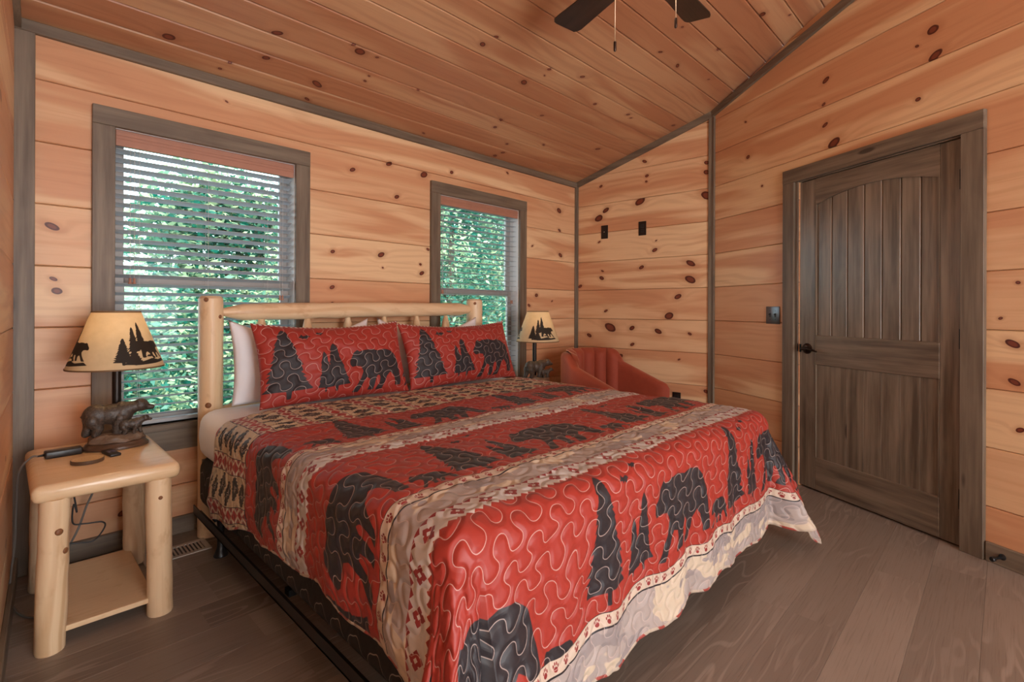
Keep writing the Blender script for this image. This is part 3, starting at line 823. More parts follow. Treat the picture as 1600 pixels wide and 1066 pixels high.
def build_quilt():
    rr = 0.075; qa = rr*math.pi/2
    fx0, fx1, fy0 = BX0+rr-.012, BX1-rr+.012, BY0+rr-.012      # flat area limits
    dl, dr_, df = 0.405, 0.43, 0.575                           # overhang arc lengths left, right, foot
    ytop = 2.465
    us = np.linspace(fx0-dl, fx1+dr_, 470); vs = np.linspace(fy0-df, ytop, 400)
    U, Vv = np.meshgrid(us, vs, indexing='ij')
    # hem is not a straight line
    a = np.where(U < fx0, U-fx0, np.where(U > fx1, U-fx1, 0.0)); b = np.minimum(Vv-fy0, 0.0)
    ext_l = 1.0+0.22*np.clip((Vv-2.0)/0.5, 0, 1)-0.10*np.clip((1.9-Vv)/0.5, 0, 1)*np.clip((Vv-1.0)/0.3, 0, 1)
    a2 = np.where(a < 0, a*ext_l, a)
    h = np.hypot(a2, b); hs = np.where(h > 1e-9, h, 1)
    dx = a2/hs; dy = b/hs
    ang = np.arctan2(-b, np.abs(a2))                           # 0 at side, pi/2 at foot
    corner = np.clip(np.minimum(np.abs(a2), -b)/0.12, 0, 1)
    flare = 0.03+0.05*corner
    flare = np.where((U > fx1), flare+0.27*corner**1.0+0.05, flare)
    flare = np.where((U < fx0), flare+0.20*corner-0.02, flare)
    flare = np.where((a2 == 0) & (b < 0), 0.045+0.20*np.clip((1.20-U)/0.5, 0, 1)**1.5, flare)
    hang = np.maximum(h-qa, 0)
    o_ = np.where(h < qa, rr*np.sin(h/rr), rr+hang*np.sin(flare)); dn = np.where(h < qa, rr*(1-np.cos(h/rr)), rr+hang*np.cos(flare))
    # folds
    arc = np.where(corner > 0, ang*0.5, np.where(b < 0, 0.8+U, Vv))
    fold = 0.5*np.sin(U*17+0.6)+0.35*np.sin(U*31+1.7)+0.5*np.sin(Vv*15+.4)*(b == 0)
    amp = np.clip(hang/0.30, 0, 1)
    o_ = o_+amp*0.011*fold+amp*corner*0.024*np.sin(ang*9+0.5)
    base_x = np.where(a < 0, fx0, np.where(a > 0, fx1, U)); base_y = np.where(b < 0, fy0, Vv)
    x = base_x+dx*o_; y = base_y+dy*o_; z = BZ+0.013-dn
    wr = (vnoise(U*7, Vv*7, 3)-.5)*0.010+(vnoise(U*19, Vv*19, 5)-.5)*0.006+(vnoise(U*2.2, Vv*2.2, 9)-.5)*0.012
    puff = np.clip(np.abs(thread_field(U, Vv))/0.014, 0, 1)**0.7*0.0022+(vnoise(U*26, Vv*26, 21)-.5)*0.004+(vnoise(U*44, Vv*44, 22)-.5)*0.002
    side = np.clip(h/qa, 0, 1)
    z = z+(wr+puff)*(1-side*0.85); x = x+dx*(wr*1.2+puff)*side; y = y+dy*(wr*1.2+puff)*side
    z = z+amp*0.012*np.sin(U*23+1.0)*(b < 0)+amp*0.010*np.sin(Vv*19)*(b == 0)
    z = np.maximum(z, 0.02+0.02*vnoise(U*9, Vv*9, 2))
    # head edge tucked under the pillows
    wt = np.clip((Vv-2.05)/0.40, 0, 1)
    y = y-wt*np.where(U > fx0, 0.085*np.exp(-((U-fx0)/0.16)**2), 0.085*(1-np.clip((fx0-U)/0.38, 0, 1)))
    me = grid_mesh('quilt', np.stack([x, y, z], -1))
    UV = np.stack([U, Vv], -1).reshape(-1, 2); add_uv(me, UV)
    polys = motif_row(1.02-0.91, 1.088, 4)+motif_row(0.985-0.91, 1.695, 4, 0.92)+motif_row(1.19, 0.490, 3)+motif_row(1.19-0.97, 0.405, 1)
    add_float(me, 'thread', thread_field(UV[:, 0], UV[:, 1]))
    add_float(me, 'ink', sdf_polys(UV[:, 0], UV[:, 1], polys))
    e = np.minimum(np.minimum(U-us[0], us[-1]-U), np.minimum(Vv-vs[0], vs[-1]-Vv)); add_float(me, 'hem', e)
    me.materials.append(M['quilt'])
    o = link(bpy.data.objects.new('quilt', me)); s_ = o.modifiers.new('thickness', 'SOLIDIFY'); s_.thickness = 0.006; s_.offset = -1
    tag(o, 'red and black bear print quilt with beige head panel spread over the bed', 'quilt'); return o
build_quilt()

# ------------------------------------------------------------------ mattress, box spring
def rounded_block(x0, x1, y0, y1, z0, z1, r, nz=8, seg=8, crown=0.0, bulge=0.0):
    """rounded-plan cushion block"""
    V = []; Fc = []
    def ring(inset, z, rad):
        P = []; xa, xb, ya, yb = x0+inset, x1-inset, y0+inset, y1-inset
        for cx, cy, a0 in ((xb-rad, yb-rad, 0), (xa+rad, yb-rad, 90), (xa+rad, ya+rad, 180), (xb-rad, ya+rad, 270)):
            for k in range(seg+1):
                a = math.radians(a0+90*k/seg); P.append((cx+rad*math.cos(a), cy+rad*math.sin(a), z))
        return P
    rings = []; e = 0.06
    for k in range(7): a = math.pi/2*(1-k/6); rings.append((e*(1-math.cos(a)), z0+e*(1-math.sin(a))))
    for k in range(1, nz): rings.append((-bulge*math.sin(math.pi*k/nz), z0+e+(z1-z0-2*e)*k/nz))
    for k in range(7): a = math.pi/2*k/6; rings.append((e*(1-math.cos(a)), z1-e*(1-math.sin(a))))
    n = 4*(seg+1)
    for ins, z in rings: V += ring(ins, z, max(0.02, r-ins))
    for i in range(len(rings)-1):
        for j in range(n): Fc.append((i*n+j, i*n+(j+1) % n, (i+1)*n+(j+1) % n, (i+1)*n+j))
    Fc += [tuple(range(n))[::-1], tuple((len(rings)-1)*n+j for j in range(n))]
    return V, Fc
mb = MB(); mb.add(*rounded_block(BX0, BX1, BY0+.01, BY1, 0.43, BZ-0.004, 0.13, bulge=0.004))
tag(mb.build('mattress', M['sheet'], None, True, 50), 'king mattress in a white fitted sheet under the bear quilt', 'mattress')
def box_mat():
    t = NT('black_quilted_ticking'); x, y, z = t.sep(t.coord()); s_ = x+y
    w = ((s_*(2*math.pi/0.105)).sin()*0.024+(s_*(2*math.pi/0.0525)+1.0).sin()*0.008)
    d = None
    for zc in (0.245, 0.345):
        e = (z-(w+zc)).abs(); d = e if d is None else d.min(e)
    th = t.ss(d, 0.0022, 0.0010)
    col = t.mix(th*0.7, (0.012, 0.010, 0.010), (0.36, 0.32, 0.28))
    t.bump(t.ss(d, 0.0, 0.03), 0.5, 0.006)
    return t.out(col, 0.75)
M['ticking'] = box_mat()
mb = MB(); mb.add(*rounded_block(BX0+.012, BX1-.012, BY0+.025, BY1-.01, 0.185, 0.43, 0.07))
tag(mb.build('box_spring', M['ticking'], None, True, 50), 'black box spring with pale wavy stitching below the quilt hem', 'box spring')

# ------------------------------------------------------------------ bed frame with log headboard
M['lk'] = plain('log_knot', (0.22, 0.085, 0.03), 0.5)
bed = thing('bed_frame', 'peeled log headboard and black steel frame carrying the king bed', 'bed', (1.62, 1.85, 0))
ox, oy = 1.62, 1.85
def log(path, rad, n=14, wob=0.05, seed=0, rings=10):
    """slightly irregular peeled log"""
    rg = random.Random(seed); P = [Vector(p) for p in path]; pts = []; rs = []
    for k in range(rings+1):
        t_ = k/rings; pos = t_*(len(P)-1); i = min(int(pos), len(P)-2); q = P[i].lerp(P[i+1], pos-i)
        pts.append(q+Vector((rg.uniform(-1, 1), rg.uniform(-1, 1), rg.uniform(-1, 1)))*rad*wob*.6)
        rs.append(rad*(1+rg.uniform(-wob, wob)))
    return pts, rs
def bl_(p): return (p[0]-ox, p[1]-oy, p[2])
for k, (xc, r0, zt_) in enumerate(((0.742, 0.056, 1.205), (2.508, 0.060, 1.218))):
    pts, rs = log([bl_((xc, 2.872, 0.0)), bl_((xc, 2.872, zt_-.012))], r0, seed=11+k, wob=0.03)
    top = pts[-1]+Vector((0, 0, .012)); mb = MB(); mb.tube(pts+[top], rs+[rs[-1]-.012], 20); p_ = mb.build('headboard_post', M['log_z'], bed, True, 40)
    for (da, zz, rr_) in ((-2.2, 1.185, .011), (-1.0, 1.10, .010), (-2.0, 0.66, .014), (-1.3, 0.5, .009)):
        c_ = Vector(pts[0]); d_ = Vector((math.cos(da), math.sin(da), 0)); mk = MB()
        q = d_.to_track_quat('Z', 'Y').to_matrix().to_4x4(); tp = MB(); tp.lathe([(0, .003), (rr_*.6, .0025), (rr_, 0), (rr_*1.02, -.004)], 12, cap=False)
        base = Vector((c_.x, c_.y, zz))+d_*(r0*1.005); mk.add([base+(q @ p) for p in tp.v], tp.f)
        mk.build('knot', M['lk'], p_, True)
def rail(z0, z1, seed, r0):
    x0, x1 = 0.786, 2.462
    pts, rs = log([bl_((x0, 2.872, z0)), bl_(((x0+x1)/2, 2.872, (z0+z1)/2+.004)), bl_((x1, 2.872, z1))], r0, wob=0.05, seed=seed, rings=16)
    rs[0] = 0.018; rs[-1] = 0.026; rs[1] *= .97
    mb = MB(); mb.tube(pts, rs, 18); return mb.build('headboard_rail', M['log_x'], bed, True, 40)
rail(1.122, 1.142, 5, 0.046); rail(0.62, 0.62, 6, 0.042)
for k, xc in enumerate((0.985, 1.235, 1.485, 1.735, 1.985, 2.235)):
    pts, rs = log([bl_((xc, 2.872, 0.66)), bl_((xc, 2.872, 1.05))], 0.034, seed=30+k, rings=8)
    rs[-1] = .024; mb = MB(); mb.tube(pts+[pts[-1]+Vector((0, 0, .045))], rs+[.013], 14); mb.build('headboard_spindle', M['log_z'], bed, True, 40)
# steel frame
for xx in (BX0-.004, BX1-.030):
    mb = MB(); mb.box(bl_((xx, BY0+.02, 0.150)), bl_((xx+.034, 2.80, 0.156))); mb.box(bl_((xx if xx < 1 else xx+.030, BY0+.02, 0.150)), bl_((xx+.004 if xx < 1 else xx+.034, 2.80, 0.192)))
    mb.build('side_rail', M['black_metal'], bed)
for yy in (BY0+.03, 1.75, 2.60):
    mb = MB(); mb.box(bl_((BX0+.03, yy-.018, 0.162)), bl_((BX1-.03, yy+.018, 0.184))); mb.build('cross_rail', M['black_metal'], bed)
for xx, ys_ in ((0.712, (1.02, 2.585)), (1.62, (1.02, 1.75, 2.585)), (2.53, (1.02, 2.585))):
    for yy in ys_:
        mb = MB(); mb.lathe([(.030, 0), (.031, .006), (.024, .018), (.016, .045), (.014, .11), (.017, .165)], 16, bl_((xx, yy, 0))); mb.build('leg', M['black_plastic'], bed, True, 40)
mb = MB(); mb.box(bl_((0.690, 2.79, 0.20)), bl_((0.740, 2.815, 0.40))); mb.build('bracket', M['black_metal'], bed)
mb = MB(); mb.box(bl_((2.51, 2.79, 0.20)), bl_((2.56, 2.815, 0.40))); mb.build('bracket', M['black_metal'], bed)

# ------------------------------------------------------------------ pillows
def pillow_mesh(name, w, h, th, nu=60, nv=40, seed=0, ear=0.5, sag=0.0):
    """two-sided pillow; local x width, z height, y thickness (front at -y)"""
    u = np.linspace(-1, 1, nu); v = np.linspace(-1, 1, nv); Um, Vm = np.meshgrid(u, v, indexing='ij')
    pr = np.clip((1-np.abs(Um)**2.6), 0, 1)**0.55*np.clip((1-np.abs(Vm)**2.4), 0, 1)**0.6
    pin = 1-0.055*(1-np.abs(Um)**2)*np.abs(Vm)**4; pinx = 1-0.05*(1-np.abs(Vm)**2)*np.abs(Um)**4
    Xp = Um*w/2*pinx; Zp = Vm*h/2*pin
    Zp = Zp-sag*(1-Um**2)*np.clip(Vm, 0, 1)**2
    ns = (vnoise(Um*4+seed, Vm*3, seed)-.5)*0.02*pr+(vnoise(Um*11+seed, Vm*8, seed+1)-.5)*0.008*pr
    front = np.stack([Xp, -(pr*th/2+ns), Zp], -1); back = np.stack([Xp, pr*th/2*0.8+0*ns, Zp], -1)
    V = np.concatenate([front.reshape(-1, 3), back.reshape(-1, 3)]); n = nu*nv; Fc = []
    ii = np.arange(n).reshape(nu, nv)
    for i in range(nu-1):
        for j in range(nv-1):
            Fc.append((ii[i, j], ii[i+1, j], ii[i+1, j+1], ii[i, j+1])); Fc.append((n+ii[i, j], n+ii[i, j+1], n+ii[i+1, j+1], n+ii[i+1, j]))
    me = bpy.data.meshes.new(name); me.from_pydata(V.tolist(), [], [tuple(int(q) for q in f) for f in Fc])
    UV = np.concatenate([np.stack([Um*w/2, Vm*h/2], -1).reshape(-1, 2)]*2); add_uv(me, UV)
    side = np.concatenate([np.zeros(n), np.ones(n)])
    bm = bmesh.new(); bm.from_mesh(me); bmesh.ops.remove_doubles(bm, verts=bm.verts, dist=0.0006); bm.to_mesh(me); bm.free()
    me.shade_smooth(); return me
def sham_mat():
    t = NT('printed_sham'); u, v, _ = t.sep(t.uv()); ink = t.attr('ink')
    red = t.mix(t.noise(t.xyz(u*8, v*60, 0.0), 1.0, 2)*0.5, RED, (0.28, 0.016, 0.013))
    col = t.mix(t.ss(ink, 0.001, -0.001), red, INK)
    col = stitched(t, u, v, col, 0.9)
    return t.out(col, 0.6, Sheen_Weight=0.04)
M['sham'] = sham_mat()
def rope_mat():
    t = NT('twisted_edge_cord'); u, v, w = t.sep(t.coord())
    k = ((u+w)/0.022).frac(); return t.out(t.mix(k.lt(0.5), (0.60, 0.50, 0.42), (0.30, 0.03, 0.025)), 0.8)
M['rope'] = rope_mat()
def sham(label, x0, x1, yb, zb, lean, h, rz, extra, seed):
    w = x1-x0; me = pillow_mesh('sham', w, h, 0.17, 150, 84, seed=seed, sag=0.022)
    co = np.empty(len(me.vertices)*3, np.float32); me.vertices.foreach_get('co', co); co = co.reshape(-1, 3)
    U = co[:, 0]/w+0.5; Vv = co[:, 2]
    P = [place(pine_poly(0.215, h*0.82, 14, 3), 0.155*w-w/2, -h*0.43), place(pine_poly(0.135, h*0.58, 10, 5), 0.445*w-w/2, -h*0.40), place(pine_poly(0.09, h*0.48, 8, 8), 0.375*w-w/2, -h*0.40),
         place(BEAR, 0.535*w-w/2, -h*0.44, 0.385*w, 0.40*w), place(BEAR, 0.945*w-w/2, -h*0.42, 0.15*w), place(BIRD, 0.235*w-w/2, h*0.27, .085*w), place(BIRD, 0.345*w-w/2, h*0.31, .06*w)]
    ink = sdf_polys(co[:, 0].astype(float), Vv.astype(float), P); ink = np.where(co[:, 1] > 0.004, 0.05, ink); add_float(me, 'ink', ink)
    add_float(me, 'thread', thread_field(co[:, 0].astype(float), Vv.astype(float)))
    me.materials.append(M['sham'])
    root = thing('pillow', label, 'pillow', ((x0+x1)/2, yb, zb), rz, 'printed pillows leaning on the headboard')
    mt = Matrix.Rotation(-lean, 4, 'X') @ Matrix.Translation((0, 0, h/2))
    o = bpy.data.objects.new('sham', me); link(o, root); o.matrix_local = mt
    pts = []; n_ = 120
    def edge(u, v):
        pin = 1-0.055*(1-abs(u)**2)*abs(v)**4; pinx = 1-0.05*(1-abs(v)**2)*abs(u)**4
        return Vector((u*w/2*pinx, 0, v*h/2*pin-0.022*(1-u*u)*max(0, v)**2))
    path = [edge(-1+2*k/30, 1) for k in range(31)]
    mb = MB(); mb.tube(path, 0.0048, 8); r_ = mb.build('edge_cord', M['rope'], root, True); r_.matrix_local = mt
    return root
sham('red bear print pillow on the bed half beside the log nightstand with the charger', 0.848, 1.668, 2.490, 0.664, math.radians(19), 0.425, math.radians(-1), 0, 1)
sham('red bear print pillow on the bed half next to the armchair', 1.672, 2.575, 2.485, 0.664, math.radians(20), 0.412, math.radians(1), 0, 2)
for k, (x0, x1, lb) in enumerate(((0.790, 1.56, 'plain white pillow standing behind the print pillow nearer the alder log nightstand'), (1.62, 2.43, 'plain white pillow standing behind the print pillow nearer the armchair'))):
    me = pillow_mesh('pillow_white', x1-x0, 0.43, 0.15, 50, 34, seed=8+k, sag=0.085); me.materials.append(M['sheet'])
    o = bpy.data.objects.new('white_pillow', me); link(o)
    o.matrix_world = Matrix.Translation(((x0+x1)/2, 2.705, 0.656)) @ Matrix.Rotation(math.radians(-8), 4, 'X') @ Matrix.Translation((0, 0, 0.22))
    tag(o, lb.replace('alder ', ''), 'pillow', 'white pillows against the headboard')

# ================================================================== NIGHTSTANDS
def nightstand(label, cx, cy, seed):
    r = thing('nightstand', label, 'nightstand', (cx, cy, 0), 0, 'log nightstands')
    mb = MB(); mb.bbox((-0.206, -0.298, 0.500), (0.208, 0.330, 0.560), 0.024, 4)
    mb.build('tabletop', M['slab'], r, True, 50)
    for k, (x, y, dx) in enumerate(((-0.158, -0.262, .012), (0.148, -0.262, -.006), (-0.158, 0.262, .01), (0.148, 0.262, -.006))):
        pts, rs = log([(x, y, 0.0), (x+dx, y*.985, 0.506)], 0.041, seed=seed+k, wob=0.035, rings=9)
        pts[0].z = 0; mb = MB(); mb.tube([pts[0]]+[pts[0]+Vector((0, 0, .006))]+pts[1:], [rs[0]*.94, rs[0]]+rs[1:], 18); lg = mb.build('leg', M['log_z'], r, True, 40)
        for da, zz, rr_ in ((-1.3, .40, .011), (-0.75, .33, .010)) if k == 0 else ((-1.6, .44, .007),):
            mk = MB(); d_ = Vector((math.cos(da), math.sin(da), 0)); q = d_.to_track_quat('Z', 'Y').to_matrix().to_4x4(); tp = MB(); tp.lathe([(0, .0025), (rr_*.6, .002), (rr_, 0), (rr_, -.004)], 12, cap=False)
            base = Vector((x+dx*zz/.5, y*.99, zz))+d_*0.0412; mk.add([base+(q @ p) for p in tp.v], tp.f); mk.build('knot', M['lk'], lg, True)
    mb = MB(); mb.bbox((-0.135, -0.275, 0.052), (0.130, 0.26, 0.070), 0.002, 1); mb.build('shelf', M['slab'], r)
    return r
nightstand('log nightstand with a low shelf holding the charger, coaster and lamp', 0.272, 2.530, 50)
nightstand('log nightstand with a lamp between the bed and the armchair', 2.925, 2.560, 70)
NZ = 0.560

# ------------------------------------------------------------------ bear lamps
def shade_mat():
    t = NT('parchment_shade'); ink = t.attr('ink'); n = t.noise(t.coord(), 34.0, 3)
    c = t.mix(n, (0.56, 0.42, 0.24), (0.68, 0.53, 0.33)); m_ = t.ss(ink, 0.0006, -0.0006)
    c = t.mix(m_, c, (0.02, 0.013, 0.008))
    b = t.b; t.set(b.inputs['Base Color'], c); b.inputs['Roughness'].default_value = 0.7
    tr = t.n.new('ShaderNodeBsdfTranslucent'); t.set(tr.inputs[0], c); mx = t.n.new('ShaderNodeMixShader'); mx.inputs[0].default_value = 0.13
    t.l.new(b.outputs[0], mx.inputs[1]); t.l.new(tr.outputs[0], mx.inputs[2]); t.l.new(mx.outputs[0], t.o.inputs[0]); return t.mat
M['shade'] = shade_mat()
M['shade_trim'] = plain('shade_trim', (0.16, 0.085, 0.035), 0.7)
def fur_mat():
    t = NT('carved_bear_resin'); n = t.noise(t.coord(), 160.0, 3, 0.6); p = t.noise(t.coord(), 22.0, 2)
    c = t.mix(t.ss(n, 0.35, 0.7), (0.018, 0.013, 0.010), (0.085, 0.062, 0.048)); c = t.mix(p*0.35, c, (0.10, 0.072, 0.055)); t.bump(n, 0.5, 0.003)
    return t.out(c, 0.45)
M['bear'] = fur_mat()
M['muzzle'] = plain('bear_muzzle', (0.17, 0.105, 0.06), 0.5)
def rock_mat():
    t = NT('carved_rock'); x, y, z = t.sep(t.coord()); n = t.noise(t.xyz(x*30+z*30, y*90, z*60), 1.0, 3)
    t.bump(n, 0.8, 0.008); return t.out(t.mix(n, (0.055, 0.030, 0.018), (0.24, 0.15, 0.095)), 0.5)
M['rock'] = rock_mat()
M['lamp_wood'] = stain('lamp_base_wood', (0.045, 0.022, 0.012), (0.12, 0.062, 0.036), 'x', 0.3)
M['pole'] = plain('bronze_pole', (0.022, 0.016, 0.014), 0.35, 0.6)
def capsule(mb, a, b, ra, rb, n=12):
    a, b = Vector(a), Vector(b); mb.ell(a, (ra,)*3, n, 8); mb.ell(b, (rb,)*3, n, 8); mb.tube([a, b], [ra, rb], n)
def bear_mesh(name, s, head_up=0.0):
    """walking bear facing +x, feet at z=0, s = body length"""
    mb = MB(); e = mb.ell
    e((-0.26, 0, .46), (.26, .20, .26)); e((0.0, 0, .47), (.28, .20, .235)); e((0.20, 0, .49), (.22, .19, .24)); e((0.20, 0, .62), (.14, .12, .12))
    capsule(mb, (.28, 0, .56), (.47, 0, .60+head_up), .165, .130)
    e((.53, 0, .62+head_up), (.155, .15, .15)); capsule(mb, (.60, 0, .57+head_up), (.74, 0, .55+head_up), .090, .062)
    for q in (-1, 1): e((.50, q*.10, .715+head_up), (.034, .038, .048), 10, 6)
    def leg(pts, rad, y):
        for (a, b), (ra, rb) in zip(zip(pts[:-1], pts[1:]), zip(rad[:-1], rad[1:])): capsule(mb, (a[0], y, a[1]), (b[0], y, b[1]), ra, rb, 10)
        e((pts[-1][0]+.035, y, .032), (.085, .062, .034), 10, 6)
    leg([(.22, .38), (.30, .20), (.34, .05)], [.135, .095, .070], .095); leg([(.16, .38), (.10, .20), (.08, .05)], [.135, .095, .070], -.095)
    leg([(-.32, .36), (-.22, .20), (-.28, .05)], [.16, .105, .075], -.10); leg([(-.36, .36), (-.40, .20), (-.46, .05)], [.16, .105, .075], .10)
    e((-.50, 0, .46), (.045, .035, .035), 8, 6)
    me = mesh_from(name, [v*s for v in mb.v], mb.f)
    o = bpy.data.objects.new('tmp', me); COL.objects.link(o)
    m = o.modifiers.new('r', 'REMESH'); m.mode = 'VOXEL'; m.voxel_size = 0.020*s; m.use_smooth_shade = True
    m = o.modifiers.new('s', 'SMOOTH'); m.iterations = 4; m.factor = 0.5
    dg = bpy.context.evaluated_depsgraph_get(); me2 = bpy.data.meshes.new_from_object(o.evaluated_get(dg)); me2.name = name
    bpy.data.objects.remove(o); me2.shade_smooth(); me2.materials.clear(); me2.materials.append(M['bear']); return me2
BEAR_ME = bear_mesh('bear', 0.185); CUB_ME = bear_mesh('cub', 0.088, 0.06)
def shade_mesh(rb, rt, z0, z1, phase):
    n, m = 220, 60; th = np.linspace(0, 2*np.pi, n, endpoint=False); t_ = np.linspace(0, 1, m); TH, T = np.meshgrid(th, t_, indexing='ij')
    R_ = rb+(rt-rb)*T; Pos = np.stack([R_*np.cos(TH), R_*np.sin(TH), z0+(z1-z0)*T], -1); me = grid_mesh('shade', Pos, True)
    sl = math.hypot(z1-z0, rb-rt); ink = np.full(TH.shape, 0.03)
    for k in range(3):
        a0 = phase+k*2*math.pi/3; da = (TH-a0+np.pi) % (2*np.pi)-np.pi; Xl = da*(rb*0.78); Yl = T*sl
        P = [place(pine_poly(.062, .115, 12, 3, .9), -.074, .018), place(pine_poly(.050, .118, 12, 5, .9), -.036, .062), place(pine_poly(.054, .135, 12, 7, .9), -.006, .066), place(pine_poly(.060, .070, 9, 9, .9), -.040, .016),
             [(0.090-x*0.105, .040+y*.115) for x, y in BEAR], [(-.085, .022), (-.03, .016), (.03, .018), (.10, .024), (.085, .036), (.05, .032), (.02, .041), (-.02, .030), (-.05, .035)], [(.0, .05), (.02, .048), (.03, .054), (.01, .058)]]
        ink = np.minimum(ink, sdf_polys(Xl.ravel(), Yl.ravel(), P, 0.03).reshape(TH.shape))
    add_float(me, 'ink', ink); me.materials.append(M['shade']); return me
def lamp(label, x, y, rz, phase, watt):
    r = thing('table_lamp', label, 'lamp', (x, y, NZ), rz, 'bear table lamps')
    mb = MB(); mb.lathe([(.100, 0), (.112, .003), (.112, .012), (.104, .018), (.100, .026), (.086, .030), (0.001, .030)], 40, sy=0.72); mb.build('base', M['lamp_wood'], r, True, 35)
    n, m = 40, 10; V = []; mb = MB(); rg = random.Random(4); ph = [rg.uniform(0, 6) for _ in range(4)]
    for i in range(m+1):
        t_ = i/m
        for j in range(n):
            q = 2*math.pi*j/n; k = 1+.05*math.sin(5*q+ph[0]+t_*4)+.05*math.sin(9*q+ph[1]-t_*6); rr = .094*(1-.40*t_**2)*k if i < m else .02
            V.append((rr*math.cos(q), rr*.70*math.sin(q), .028+.034*math.sin(t_*math.pi/2)*(1+.12*math.sin(3*q+ph[2]))))
    mb.add(V, [(i*n+j, i*n+(j+1) % n, (i+1)*n+(j+1) % n, (i+1)*n+j) for i in range(m) for j in range(n)]+[tuple(m*n+j for j in range(n))]); mb.build('rock', M['rock'], r, True, 60)
    o = bpy.data.objects.new('bear', BEAR_ME); link(o, r); o.location = (-0.016, -0.006, 0.053)
    mz = MB(); mz.ell((.725*.185, 0, .552*.185), (.0125, .0092, .0092), 10, 8); mz.build('muzzle', M['muzzle'], o, True)
    o = bpy.data.objects.new('cub', CUB_ME); link(o, r); o.location = (0.052, -0.036, 0.055)
    mb = MB(); mb.tube([(0.0, 0.052, .026), (0.0, 0.052, .44)], 0.0165, 18); mb.build('pole', M['pole'], r, True, 40)
    mb = MB(); mb.tube([(0, .052, .42), (0, .02, .47), (0, 0, .50)], .006, 8); mb.tube([(0, 0, .36), (0, 0, .41)], .014, 12); mb.tube([(0, .045, .40), (0, 0, .38)], .006, 8); mb.build('socket', M['pole'], r, True, 40)
    z0, z1 = 0.335, 0.566; rb, rt = 0.166, 0.083
    s_ = bpy.data.objects.new('shade', shade_mesh(rb, rt, z0, z1, phase)); link(s_, r)
    for rr, zz in ((rb, z0), (rt, z1)):
        mb = MB(); mb.lathe([(rr-.0012, zz-.003), (rr+.0012, zz-.003), (rr+.0012, zz+.003), (rr-.0012, zz+.003), (rr-.0012, zz-.003)], 64, cap=False); mb.build('shade_trim', M['shade_trim'], s_, True, 30)
    mb = MB()
    for k in range(3): q = k*2.094; mb.tube([(0, 0, .515), (rt*math.cos(q), rt*math.sin(q), z1-.004)], .0016, 6)
    mb.ell((0, 0, .52), (.006, .006, .010), 8, 6); mb.build('spider', M['pole'], s_)
    t = NT('frosted_bulb'); t.set(t.b.inputs['Base Color'], (0.9, 0.85, 0.75)); t.set(t.b.inputs['Emission Color'], (1.0, 0.72, 0.42)); t.b.inputs['Emission Strength'].default_value = 2.0
    mb = MB(); mb.ell((0, 0, .445), (.024, .024, .034), 14, 10); mb.build('bulb', t.mat, r, True)
    L = add_light('lamp_bulb_light', 'POINT', (0, 0, 0.485), watt, (1.0, 0.70, 0.40), shadow_soft_size=0.03); L.parent = r
    return r
lamp('bear figurine table lamp with a parchment shade in front of the wide window', 0.338, 2.665, math.radians(-8), math.radians(-48), 2.4)
lamp('bear figurine table lamp with a parchment shade beside the orange armchair', 2.925, 2.600, math.radians(-20), math.radians(-101), 1.8)

# ------------------------------------------------------------------ small things on the nightstand
o = thing('power_adapter', 'black power adapter with a grey cable on the log nightstand', 'adapter', (0.171, 2.645, NZ), math.radians(3))
mb = MB(); mb.bbox((-.056, -.023, 0), (.056, .023, .028), .006, 3); mb.build('body', M['black_plastic'], o, True, 40)
mb = MB(); mb.tube([(-.056, 0, .014), (-.075, 0, .013)], [.005, .0035], 8); mb.build('strain_relief', M['black_plastic'], o, True)
def smooth_path(P, k=8):
    P = [Vector(p) for p in P]; res = []
    for i in range(len(P)-1):
        p0 = P[max(i-1, 0)]; p1 = P[i]; p2 = P[i+1]; p3 = P[min(i+2, len(P)-1)]
        for q in range(k):
            t = q/k; res.append(0.5*((2*p1)+(p2-p0)*t+(2*p0-5*p1+4*p2-p3)*t*t+(3*p1-p0-3*p2+p3)*t**3))
    res.append(P[-1]); return res
mb = MB(); W0 = Matrix.Translation((0.171, 2.645, NZ)) @ Matrix.Rotation(math.radians(3), 4, 'Z'); Wi = W0.inverted()
pth = [(0.098, 2.641, .573), (0.078, 2.650, .570), (0.047, 2.66, .52), (0.040, 2.67, .40), (0.036, 2.68, .25), (0.026, 2.70, .12), (0.022, 2.72, .03), (0.05, 2.60, .005), (0.10, 2.52, .005)]
mb.tube([Wi @ p for p in smooth_path(pth)], 0.0038, 8); mb.build('cable', M['grey_cable'], o, True)
t = NT('sliced_branch'); x, y, z = t.sep(t.coord()); rr = (x*x+y*y).sqrt(); rg_ = ((rr+t.noise(t.coord(), 30.0)*.006)*700).sin()*.5+.5
col = t.mix(rg_*.3, (0.62, 0.44, 0.24), (0.40, 0.22, 0.09)); col = t.mix(rr.gt(0.0475), col, (0.10, 0.055, 0.03)); M['slice'] = t.out(col, 0.5)
mb = MB(); mb.lathe([(.0485, 0), (.050, .002), (.050, .012), (.0485, .0135), (0.001, .0135)], 32)
tag(mb.build('wooden_coaster', M['slice'], None, True, 40, loc=(0.228, 2.475, NZ)), 'round sliced branch coaster on the log nightstand', 'coaster')
o = thing('remote_control', 'small black remote control lying beside the lamp base', 'remote', (0.306, 2.535, NZ), math.radians(10))
mb = MB(); mb.bbox((-.019, -.05, 0), (.019, .05, .012), .005, 3); mb.build('body', M['black_plastic'], o, True, 40)
t = plain('button', (0.11, 0.09, 0.15), 0.4)
for i in range(2):
    for j in range(2): mb = MB(); mb.bbox((-.012+.014*i, -.012+.018*j, .0115), (-.002+.014*i, .000+.018*j, .0135), .001, 1); mb.build('button', t, o)
